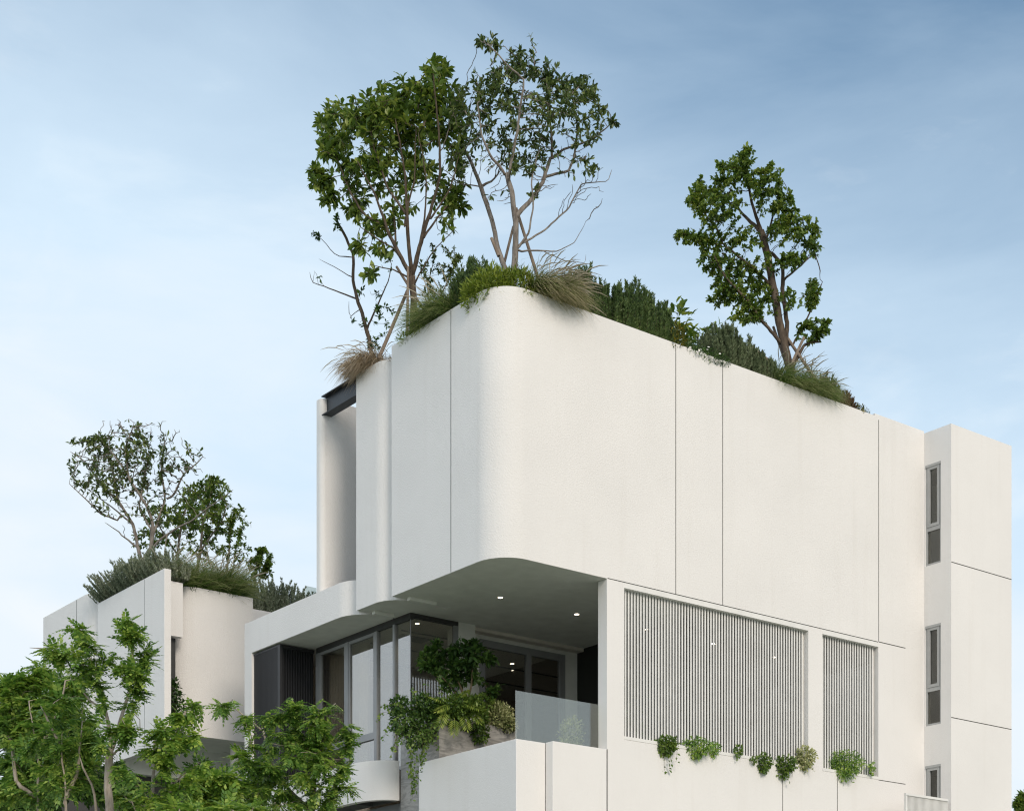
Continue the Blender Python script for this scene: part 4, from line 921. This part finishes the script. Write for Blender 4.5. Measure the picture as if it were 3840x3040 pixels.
# ================================================================== ROOF PLANTING of the house
ZR = 15.0
def rosemary(label, U0, U1, V0, V1, h, n, seed, mat='l_rosemary', edge=0.5, name='rosemary_shrub', group=None, dens=190, lean=(0, 0, 0), z=ZR, hill=0.6):
    rg = np.random.default_rng(seed); sp = []
    n = int(n*2.0)
    for i in range(n):
        a, b = rg.uniform(0, 1, 2); U = U0 + (U1-U0)*a; V = V0 + (V1-V0)*b
        hh = (h-0.15)*(1 - hill*(abs(a-0.5)*2)**2.2)*(1 - 0.35*(abs(b-0.5)*2)**2)*rg.uniform(0.42, 1.10)
        ln = np.array([UX*(a-0.5) + VX*max(b-0.5, -0.08), UY*(a-0.5) + VY*max(b-0.5, -0.08), 0])*edge + np.array(lean)
        sp.append((WP(U, V, z), hh, ln))
    return spiky(name, label, 'shrub', WP((U0+U1)/2, (V0+V1)/2, z), sp, seed, M[mat], dens=dens*1.35, group=group)
def feet(U0, U1, V0, V1, z, n, seed):
    rg = np.random.default_rng(seed); return [WP(rg.uniform(U0, U1), rg.uniform(V0, V1), z) for _ in range(n)]
wind = np.array([UX, UY, 0])
grass('straw_grass', 'straw-coloured grass drooping over the end of the steel beam', 'ornamental grass', WP(0.3, 5.0, 14.7), feet(0.0, 0.45, 4.6, 5.25, 14.85, 40, 31), 31, M['g_straw'], 2000, (0.4, 1.0), (-0.32*UX+0.1*VX, -0.32*UY+0.1*VY, 0), 0.42, 2.1, 0.006, 26)
grass('straw_grass', 'small straw grass tuft behind the step between the two wall layers', 'ornamental grass', WP(0.4, 4.1, 14.7), feet(0.2, 0.8, 3.95, 4.3, 14.72, 20, 32), 32, M['g_straw'], 260, (0.25, 0.5), (0.2, 0, 0), 0.5, 1.3, 0.005, 8)
bush('ground_cover', 'low mossy ground cover spilling over the left roof edge by the tree stake', 'ground cover', [(WP(0.12, 3.35, 15.02), (0.22, 0.3, 0.13), 1), (WP(0.1, 2.85, 15.02), (0.2, 0.3, 0.14), 1)], 33, M['l_bamboo'], 'needle', (0.09, 0.014), 1500, WP(0.2, 3.1, 14.9), up=0.6, stems=3)
grass('green_grass', 'green grass tussock on the left roof edge next to the dark rosemary', 'ornamental grass', WP(0.4, 2.2, 14.8), feet(0.1, 0.5, 1.75, 2.7, 14.92, 40, 34), 34, M['g_green'], 2000, (0.6, 1.1), (-0.3*UX+0.1*VX, -0.3*UY+0.1*VY, 0), 0.5, 1.05, 0.0055, 18)
rosemary('dark upright rosemary clump on the left roof edge at the soft corner', 0.06, 0.85, 0.85, 2.0, 1.15, 130, 35, edge=0.3)
bush('dwarf_bamboo', 'yellow-green dwarf bamboo mound on the rounded roof corner', 'shrub', [(WP(0.30, 0.62, 15.12), (0.42, 0.42, 0.40), 1), (WP(0.70, 0.34, 15.14), (0.38, 0.36, 0.38), 0.8), (WP(0.12, 0.92, 15.05), (0.3, 0.3, 0.3), 0.5)], 36, M['l_bamboo'], 'needle', (0.13, 0.030), 5200, WP(0.5, 0.7, 14.8), up=0.5, droop=0.35, stems=4)
grass('fountain_grass', 'big wind-blown green and straw grass hanging over the front roof edge', 'ornamental grass', WP(1.5, 0.35, 14.9), feet(0.8, 1.75, 0.12, 0.5, 15.0, 60, 37), 37, M['g_mixed'], 3000, (0.45, 1.05), tuple(wind*0.34 + np.array([-VX, -VY, 0])*0.75), 0.5, 1.35, 0.0055, 70)
for k, (a, b, h, n, lab) in enumerate(((1.95, 2.75, 0.95, 90, 'first rosemary of the front row, right beside the wind-blown grass'), (2.7, 3.4, 0.85, 66, 'second rosemary of the front row, slim spikes'),
        (3.35, 4.05, 0.98, 84, 'tallest broad rosemary in the middle of the front row'), (3.95, 4.6, 0.85, 66, 'last rosemary of the front row, next to the yellow-tipped shrub'))):
    rosemary(lab, a, b, 0.03, 0.5, h*1.3, n, 40+k, edge=0.4, group='rosemary shrubs along the front roof edge', hill=0.45)
bush('yellow_shrub', 'small dark shrub with yellow-tipped leaves after the rosemary row', 'shrub', [(WP(4.72, 0.22, 15.12), (0.34, 0.3, 0.30), 1), (WP(4.98, 0.4, 15.35), (0.28, 0.25, 0.3), 0.7)], 45, M['l_yellow'], 'kite', (0.07, 0.032), 1300, WP(4.75, 0.4, 14.8))
bush('flowering_hedge', 'low clipped dark hedge dotted with white flowers on the front roof edge', 'hedge', [(WP(5.25, 0.18, 15.0), (0.34, 0.28, 0.2), 1), (WP(5.65, 0.16, 14.99), (0.34, 0.28, 0.19), 1), (WP(6.0, 0.14, 14.98), (0.28, 0.26, 0.17), 0.8)], 46, M['l_deep'], 'kite', (0.05, 0.028), 2600, WP(5.6, 0.2, 14.8), flower=(M['petal'], 45, 0.06))
bush('broadleaf_shrub', 'leafy green shrub with upright shoot behind the flowering hedge', 'shrub', [(WP(5.9, 1.2, 15.75), (0.5, 0.45, 0.35), 1), (WP(5.85, 1.2, 16.2), (0.26, 0.24, 0.42), 0.8), (WP(5.35, 1.2, 15.55), (0.4, 0.4, 0.25), 0.5)], 47, M['l_mid'], 'oval', (0.20, 0.09), 420, WP(5.7, 1.3, 14.7), droop=0.2, stem_r=0.014)
bush('broadleaf_shrub', 'leafy green shrub behind the round grey-green rosemary', 'shrub', [(WP(6.9, 1.3, 15.95), (0.6, 0.5, 0.4), 1), (WP(7.6, 1.3, 15.75), (0.5, 0.5, 0.4), 0.8), (WP(8.1, 1.2, 15.4), (0.4, 0.4, 0.4), 0.6)], 48, M['l_mid'], 'oval', (0.19, 0.085), 700, WP(7.1, 1.4, 14.7), droop=0.2, stem_r=0.014)
rosemary('round grey-green rosemary mound on the front roof edge', 5.85, 7.3, 0.03, 0.8, 1.1, 190, 49, 'l_sage', edge=0.75, dens=200, hill=0.5)
rosemary('lower grey-green rosemary running down to the right-hand grass', 7.0, 7.9, 0.03, 0.6, 0.75, 100, 50, 'l_sage', edge=0.6, dens=200)
grass('green_grass', 'green grass on the right roof edge at the foot of the leaning tree', 'ornamental grass', WP(8.6, 0.3, 14.9), feet(7.75, 9.4, 0.12, 0.5, 14.92, 60, 51), 51, M['g_green'], 3000, (0.5, 1.0), tuple(wind*0.15 + np.array([-VX, -VY, 0])*0.3), 0.5, 1.1, 0.0055, 40)
rosemary('bluish slim shrub right of the right-hand grass', 9.3, 9.9, 0.05, 0.4, 0.8, 50, 52, 'l_sage', edge=0.4)
rosemary('low bronze shrub on the far right roof edge', 9.8, 10.4, 0.04, 0.35, 0.55, 60, 53, 'l_red', edge=0.5, name='bronze_shrub')
bush('yellow_shrub', 'last small yellow-green shrub before the raised parapet end', 'shrub', [(WP(10.6, 0.25, 15.03), (0.3, 0.25, 0.2), 1), (WP(10.82, 0.3, 15.0), (0.2, 0.2, 0.16), 0.5)], 54, M['l_yellow'], 'kite', (0.06, 0.03), 1200, WP(10.6, 0.25, 14.85))

# ================================================================== ROOF PLANTING of the annex
def silver(label, U0, U1, V0, V1, z, h, n, seed, edge=0.9, lean=(0, 0, 0), name='silver_shrub'):
    return rosemary(label, U0, U1, V0, V1, h, n, seed, 'l_silver', edge, name, dens=190, lean=lean, z=z, hill=0.35)
out = np.array([-UX, -UY, 0])
silver('silver-grey shrub spilling over the low left end of the fin wall', HU+0.02, HU+0.9, 14.3, 15.6, 11.9, 0.8, 110, 61, 1.0, tuple(out*0.55))
silver('silver-grey shrub in the middle of the fin wall top', HU+0.05, HU+0.95, 13.2, 14.4, 11.9, 0.95, 110, 62, 0.9, tuple(out*0.35))
silver('silver-grey shrub near the sharp front end of the fin wall', HU+0.1, HU+1.0, 12.1, 13.3, 11.9, 0.9, 100, 63, 0.8, tuple(out*0.2))
grass('fountain_grass', 'tall green grass with pale plumes above the curved annex wall', 'ornamental grass', WP(-0.2, 12.9, 11.7), feet(-0.95, 1.15, 12.6, 13.2, 11.75, 80, 64), 64, M['g_green'], 4200, (0.7, 1.3), tuple(wind*0.22 + np.array([-VX, -VY, 0])*0.15), 0.38, 0.75, 0.007, 90)
silver('silver-grey shrub right of the plumed grass on the annex roof', 1.9, 3.2, 14.4, 15.0, 12.2, 1.0, 120, 65, 0.9)
silver('silver-grey shrub beside the clear glass panel', 3.0, 4.45, 14.4, 15.0, 12.2, 1.15, 130, 66, 0.9)

# ================================================================== TERRACE PLANTING
PV = 2.95
def tp(px, py, V=3.3):        # a point above the stone planter
    U = U_at(px, V); d = OY + U*UY + V*VY; return at(px, py, d)
dT = OY + 1.25*UY + 3.45*VY
grow_tree('terrace_tree', 'small glossy-leaved tree standing in the stone planter on the terrace', 'tree', dT, [
    (0.030, 0.018, [(1745,2680), (1740,2620), (1725,2570), (1700,2520)]), (0.028, 0.010, [(1742,2660), (1765,2590), (1775,2520), (1790,2450)]), (0.022, 0.008, [(1738,2640), (1700,2590), (1660,2540), (1620,2490)]), (0.016, 0.007, [(1745,2670), (1800,2620), (1850,2590)])],
  [(1640,2430,30,36,20,1), (1605,2462,42,34,24,1), (1593,2503,35,22,16,1), (1663,2490,58,35,36,1), (1745,2421,60,28,34,1), (1798,2415,22,24,10,1), (1751,2474,68,40,44,1), (1833,2465,44,32,24,1), (1728,2520,75,28,30,1),
   (1775,2540,45,22,16,1), (1675,2556,38,38,22,1), (1857,2579,28,22,11,1), (1700,2450,50,30,20,1), (1840,2600,25,15,6,1)],
  71, M['stem'], M['l_deep'], 'oval', (0.165, 0.072), 5, 0.09, tip=0.005, spread=0.4, dense=1.8)
def tb(px, py, r, V=3.2): p = tp(px, py, V); return (p, (r[0]*0.0061, r[0]*0.0055, r[1]*0.0061), r[0]*r[1])
bush('trailing_shrub', 'dense dark trailing shrub over the left corner of the stone planter', 'shrub', [tb(1500,2645,(34,34)), tb(1510,2700,(46,50)), tb(1590,2650,(48,44)), tb(1600,2710,(56,66)), tb(1560,2765,(40,40)), tb(1640,2680,(30,60))], 72, M['l_deep'], 'kite', (0.095, 0.05), 4600, tp(1570, 2680), droop=0.5, stems=10)
strands = []
rg = np.random.default_rng(73)
for (x0, y0, x1, y1) in ((1652,2690,1640,2800), (1600,2740,1560,2930), (1585,2720,1548,2985), (1570,2730,1530,2900), (1620,2740,1590,2850), (1545,2720,1535,2830), (1500,2700,1462,2840), (1490,2690,1440,2770), (1480,2660,1410,2700), (1610,2730,1575,2890), (1560,2740,1545,2960), (1640,2700,1625,2790), (1535,2690,1500,2800), (1510,2650,1440,2640), (1590,2750,1552,2975)):
    a = tp(x0, y0, 2.75); b = tp(x1, y1, 2.6); m = (a+b)/2 + np.array([rg.normal(0, 0.05), -0.1, 0.05]); strands.append([a, m, b])
for x0, y0, x1, y1 in ((1600,2640,1590,2560), (1655,2640,1640,2530), (1560,2650,1550,2580)):
    a = tp(x0, y0, 3.0); b = tp(x1, y1, 3.0); strands.append([a, (a+b)/2 + [0.02, 0, 0], b])
vine('hanging_vine', 'long green vine strands hanging from the left corner of the stone planter', 'vine', tp(1590, 2700, 2.8), strands, 73, M['l_ivy'], 'kite', (0.085, 0.052), 0.022)
bush('leafy_shrub', 'mid-green leafy shrub in the middle of the planter, hanging over its stone front', 'shrub', [tb(1704,2655,(62,40),2.95), tb(1770,2690,(58,50),2.85), tb(1802,2745,(30,34),2.8), tb(1800,2640,(50,34),3.1), tb(1690,2685,(46,36),2.9), tb(1740,2640,(70,34),3.1)], 74, M['l_ivy'], 'kite', (0.10, 0.05), 4200, tp(1740, 2680, 3.1), droop=0.4, stems=8)
fp = []; fa = []
for x, y, ax, az in ((1672,2665,-0.35,-0.9), (1705,2690,0.0,-1.0), (1735,2675,0.35,-0.9), (1690,2640,-0.7,-0.3), (1750,2640,0.7,-0.2), (1720,2620,0.3,0.4), (1660,2630,-0.6,0.3), (1765,2665,0.6,-0.6)):
    fp.append(tp(x, y, 2.7)); fa.append((ax, -0.75, az))
fp = np.array(fp); fa = np.array(fa); V_, T_ = place('feather', fp, fa, np.tile([0.1, -0.6, 0.8], (len(fp), 1)), np.full(len(fp), 0.42), np.full(len(fp), 0.36))
o = thing('philodendron', 'philodendron with big feathered leaves over the stone planter front', 'plant', tuple(tp(1710, 2650, 3.1)))
np_mesh('foliage', V_ - tp(1710, 2650, 3.1), T_, M['l_bamboo'], o)
bush('variegated_shrub', 'cream-edged variegated shrub at the right end of the stone planter', 'shrub', [tb(1868,2685,(56,46),2.95), tb(1905,2715,(32,30),2.85), tb(1845,2655,(34,28),3.1)], 75, M['l_variegated'], 'kite', (0.075, 0.036), 2200, tp(1870, 2700, 3.1), stems=5)
pg = WP(2.45, 0.75, 5.15)
bush('variegated_shrub', 'cream-edged variegated shrub behind the glass balustrade by the white pier', 'shrub', [(WP(2.30, 0.62, 6.62), (0.24, 0.24, 0.36), 1), (WP(2.2, 0.55, 6.35), (0.24, 0.2, 0.2), 0.6)], 76, M['l_variegated'], 'kite', (0.075, 0.036), 1500, WP(2.3, 0.62, 5.15), stems=5)
bush('wall_fern', 'dark leafy climber on the shaded planted wall of the terrace', 'climber', [(WP(5.95, 2.6, 7.9), (0.25, 0.5, 0.8), 1), (WP(5.95, 3.4, 7.4), (0.2, 0.45, 0.6), 0.8), (WP(5.95, 2.2, 6.9), (0.2, 0.4, 0.5), 0.5)], 77, M['l_deep'], 'oval', (0.16, 0.07), 420, WP(6.0, 2.6, 7.2), droop=0.6)

# plants that hang out below the slatted screens
def sill(label, px, py, rx, ry, seed, mat, n, strands=(), leaf=(0.075, 0.05), kind='kite', name='sill_plant', cat='hanging plant'):
    V = -0.06; U = U_at(px, V); d = OY + U*UY + V*VY; c = at(px, py, d); s = d/FPX
    st = []
    for x0, y0, x1, y1 in strands:
        a = at(x0, y0, d-0.02); b = at(x1, y1, d+0.03); st.append([a, (a+b)/2 + np.array([0.01, -0.04, 0]), b])
    if not st: st = [[c + [0, 0.1, 0.05], c + [0, 0, 0.05], c + [0, -0.02, -ry*s]]]
    return vine(name, label, cat, c, st, seed, M[mat], kind, leaf, 0.035, 'plants under the slatted screens', [(c + [0, 0, ry*s*0.25], (rx*s*1.1, 0.14, ry*s*0.85), 0.8), (c - [rx*s*0.2, 0, ry*s*0.25], (rx*s*0.85, 0.12, ry*s*0.8), 0.6)], n)
sill('ivy clump with two trailing strands, leftmost under the wide screen', 2500, 2795, 42, 36, 81, 'l_ivy', 520, ((2485,2810,2488,2895), (2510,2815,2510,2888), (2535,2800,2535,2855)))
sill('bushy light green plant with wispy shoots next to the trailing ivy', 2612, 2806, 60, 38, 82, 'l_fresh', 620, (), (0.085, 0.034))
sill('small light green sprig at the right end of the bushy sill plant', 2678, 2808, 20, 24, 83, 'l_fresh', 150, (), (0.085, 0.034))
sill('single thin shoot climbing the slats in the middle of the wide screen', 2770, 2817, 13, 24, 84, 'l_ivy', 60)
sill('tiny ivy tuft on the screen sill', 2828, 2848, 10, 10, 85, 'l_ivy', 40)
sill('tapering ivy clump right of the tiny tuft', 2867, 2862, 27, 36, 86, 'l_ivy', 300, ((2870,2870,2876,2905),))
sill('large round ivy clump with a hanging tail', 2942, 2875, 40, 42, 87, 'l_ivy', 560, ((2950,2890,2955,2928), (2970,2880,2972,2915)))
sill('variegated cream and green plant at the right corner of the wide screen', 3023, 2845, 36, 44, 88, 'l_variegated', 420, ((3035,2860,3050,2892),))
sill('big bushy yellow-green plant under the narrow screen', 3167, 2873, 74, 56, 89, 'l_fresh', 1500, ((3180,2900,3195,2928),), (0.07, 0.03))
sill('thin green shoot on the right-hand slats of the narrow screen', 3270, 2880, 9, 26, 90, 'l_fresh', 60)
# climber in the slot of the annex
p = np.array(WP(-1.1, 12.3, 9.0)); q = at(662, 2640, p[1])
bush('slot_climber', 'dark green climber growing in the slot between fin wall and curved wall', 'climber', [(at(655,2600,p[1]-0.3), (0.12, 0.2, 0.35), 1), (at(668,2660,p[1]-0.35), (0.25, 0.2, 0.45), 1.4), (at(660,2740,p[1]-0.3), (0.2, 0.2, 0.5), 1)], 91, M['l_deep'], 'kite', (0.12, 0.07), 700, at(660, 2760, p[1]-0.3), droop=0.6)

# ================================================================== FRONT TREES
def front(name, label, d, limbs, crown, seed, lm='l_fresh', leaf=0.30, per=2, step=0.14, bk='bark_pale', k=1.0, group='young feather-leaved trees in front of the annex', spread=0.5, droop=0.16):
    crown = [(a, b, c, e, max(3, int(n*k)), l) for a, b, c, e, n, l in crown]
    return grow_tree(name, label, 'tree', d, limbs, crown, seed, M[bk], M[lm], 'spray', (leaf, leaf), per, step, spread, tip=0.005, droop=droop, whorl=0.8, group=group, kill=1.6, dense=0.98, flat=0.6)
def px_ground(px, d): return (px, 3970 + EYE*FPX/d)
front('feathery_tree', 'tallest feather-leaved tree before the fin wall, with pale forked trunk and airy top', 24.0, [
    (0.085, 0.060, [px_ground(430,24.0), (423,3036), (418,2938), (421,2800)]),
    (0.035, 0.012, [(421,2800), (467,2657), (492,2584), (512,2520), (497,2397), (462,2308)]),
    (0.035, 0.012, [(420,2810), (398,2667), (364,2515), (334,2446), (275,2348)]),
    (0.020, 0.008, [(364,2515), (260,2470), (180,2430), (115,2425)]),
    (0.022, 0.008, [(398,2667), (330,2620), (300,2560)]),
    (0.020, 0.008, [(421,2830), (470,2780), (520,2730)])],
  [(466,2320,24,34,16,1), (507,2362,60,42,38,1), (531,2421,44,40,24,1), (492,2475,66,42,34,1), (560,2478,36,16,9,1), (457,2520,44,28,16,1), (521,2564,44,34,22,1), (275,2345,38,28,14,1), (275,2397,56,36,26,1),
   (197,2431,70,26,20,1), (344,2407,26,20,8,1), (344,2480,50,24,16,1), (403,2446,36,20,10,1), (130,2428,26,18,6,1), (374,2584,46,46,22,1), (443,2692,70,46,34,1), (408,2766,70,40,32,1), (492,2745,44,36,18,1), (462,2864,56,28,18,1), (310,2440,40,30,14,1), (240,2470,50,30,14,1), (320,2530,40,40,12,1)],
  101, leaf=0.215, k=1.15, per=2)
front('feathery_tree', 'dense feather-leaved tree at the left picture edge with several pale stems', 27.5, [
    (0.060, 0.010, [px_ground(140,27.5), (133,3036), (133,2910), (130,2830), (110,2700), (90,2600)]),
    (0.050, 0.008, [(135,2990), (64,2930), (50,2800), (40,2650)]),
    (0.035, 0.012, [(131,2850), (190,2720), (240,2600), (250,2540)]),
    (0.030, 0.010, [(50,2800), (10,2700), (20,2580)])],
  [(74,2540,78,42,46,1), (172,2520,90,46,56,1), (246,2560,92,54,64,1), (98,2600,100,58,74,1), (221,2640,118,68,84,1), (60,2670,100,74,74,1), (148,2745,140,72,90,1), (20,2560,40,50,26,1), (74,2860,100,75,70,1), (197,2850,120,60,60,1), (30,2950,80,60,40,1), (150,2960,110,60,50,1)],
  102, 'l_fresh', 0.235, k=1.1, per=3)
front('feathery_tree', 'feather-leaved tree with twin pale trunks between the left edge and the forked tree', 25.5, [
    (0.065, 0.010, [px_ground(245,25.5), (241,3036), (235,2910), (221,2840), (225,2750)]),
    (0.045, 0.008, [(240,3010), (290,2900), (300,2790), (310,2700)]),
    (0.030, 0.010, [(225,2790), (180,2700), (150,2640)]),
    (0.040, 0.012, [(330,3300), (360,3036), (345,2950), (310,2880), (300,2840)])],
  [(295,2720,92,70,66,1), (295,2845,95,50,56,1), (200,2790,90,60,50,1), (250,2640,80,50,40,1), (180,2900,80,50,40,1), (330,2780,60,60,30,1), (260,2930,100,50,40,0.9), (350,2900,60,40,20,1), (120,2830,60,50,26,1)],
  103, 'l_fresh', 0.22, k=1.1)
front('feathery_tree', 'slim feather-leaved tree with two pale stems before the annex soffit', 25.0, [
    (0.045, 0.028, [px_ground(615,25.0), (625,3036), (637,2957), (625,2908), (635,2840), (654,2780), (689,2692)]),
    (0.038, 0.018, [(622,3080), (573,3036), (580,2815), (590,2750)]),
    (0.022, 0.008, [(660,2765), (720,2690), (760,2650)]),
    (0.020, 0.008, [(632,2960), (690,2900), (750,2860)]),
    (0.018, 0.008, [(640,2800), (610,2740)])],
  [(590,2721,50,38,30,1), (679,2664,58,26,24,1), (753,2648,40,14,9,1), (654,2721,68,52,46,1), (728,2756,52,26,17,1), (615,2785,72,42,36,1), (758,2859,36,28,14,1), (689,2913,60,46,28,1), (576,2830,40,40,18,1), (615,2962,56,44,24,1), (700,2800,40,24,10,1), (640,2880,44,30,12,1), (530,2960,60,50,26,1)],
  104, 'l_fresh2', 0.22, k=1.05)
front('feathery_tree', 'full rounded feather-leaved tree in front of the black screen and glazed side', 27.0, [
    (0.045, 0.028, [px_ground(1180,27.0), (1175,3030), (1186,2870), (1150,2760), (1090,2660)]),
    (0.040, 0.018, [(1185,3060), (1241,2980), (1280,2860), (1300,2760)]),
    (0.035, 0.014, [(1175,3050), (1080,2950), (1010,2850), (980,2720)]),
    (0.025, 0.010, [(1186,2880), (1210,2760), (1240,2660)]),
    (0.020, 0.007, [(985,2740), (920,2690), (870,2650), (840,2670)]),
    (0.018, 0.007, [(1060,2930), (960,2900), (900,2830)])],
  [(1093,2614,26,20,10,1), (1087,2656,60,28,26,1), (983,2685,46,30,20,1), (816,2680,24,22,7,1), (858,2642,26,28,9,1), (886,2682,46,26,14,1), (930,2690,40,24,12,1), (1175,2688,76,48,50,1), (1263,2620,24,22,6,1), (1296,2722,40,40,22,1), (1065,2765,130,62,90,1), (1203,2765,100,60,70,1),
   (1318,2792,34,34,14,1), (1010,2870,130,78,95,1), (1148,2875,125,78,95,1), (1241,2850,65,52,36,1), (1285,2898,40,42,18,1), (1329,2962,40,28,12,1), (1120,2985,155,60,80,1), (983,2985,110,60,55,1), (900,2790,30,40,10,1), (1240,2980,60,50,24,1), (930,2830,50,60,22,1)],
  105, 'l_fresh', 0.20, k=1.35, per=2, droop=0.22)
for k, (px, py, rx, ry, d, n, m, lab) in enumerate(((790,2945,120,66,26.5,220,'l_fresh2','bright feathery bush at the bottom between the slim tree and the rounded tree'), (880,3030,100,34,24.5,90,'l_fresh2','lowest bright feathery bush at the bottom edge under the rounded tree'),
        (690,3030,80,34,24.5,70,'l_fresh2','low feathery bush at the bottom edge beside the slim twin-stemmed tree'), (500,3000,70,50,26.0,70,'l_fresh','low feathery bush at the bottom edge between the forked tree and the slim tree'), (760,2900,70,40,28.5,60,'l_deep','dark feathery bush in the shade under the annex soffit'), (945,2960,70,70,28.0,110,'l_fresh','taller feathery bush close behind the left side of the rounded tree'))):
    front('feathery_bush', lab, d, [(0.03, 0.012, [px_ground(px, d), (px+10, py+60), (px-15, py+10)]), (0.022, 0.008, [(px+8, py+90), (px+50, py+10)])],
          [(px, py, rx, ry, n, 1), (px-rx*0.5, py-ry*0.5, rx*0.4, ry*0.5, n//5, 1), (px+rx*0.4, py-ry*0.6, rx*0.3, ry*0.5, n//6, 1)], 110+k, m, 0.25, group='feathery bushes at the bottom edge')
# dark backdrop trees behind the front row at the left, and a far tree right of the tower
front('background_tree', 'dark dense tree behind the front trees at the left picture edge', 33.0, [(0.09, 0.03, [px_ground(60,33), (70,2900), (60,2700), (40,2600)]), (0.06, 0.02, [(70,2950), (200,2800), (260,2700)]), (0.05, 0.02, [(68,2980), (330,2900), (420,2820)])],
  [(60,2700,110,80,90,1), (180,2720,120,80,90,1), (60,2860,120,90,90,1), (220,2880,130,90,100,1), (100,3000,140,70,70,1), (350,2930,120,70,70,1), (460,2960,100,60,50,1), (300,2780,90,60,40,1)], 120, 'l_deep', 0.32, per=4, k=1.3, step=0.22, bk='bark_brown', group='trees behind the front row')
grow_tree('background_tree', 'small dark tree peeking out right of the stair tower at the bottom right corner', 'tree', 60.0, [(0.2, 0.08, [px_ground(3870,60), (3868,3200), (3860,3000)]), (0.1, 0.03, [(3868,3100), (3830,3020)])],
  [(3850,2990,45,40,90,1), (3825,3030,26,50,60,1), (3880,3040,60,60,60,1), (3840,3110,40,60,60,1)], 121, M['bark_brown'], M['l_mid'], 'kite', (0.26, 0.13), 9, 0.25, tip=0.01)
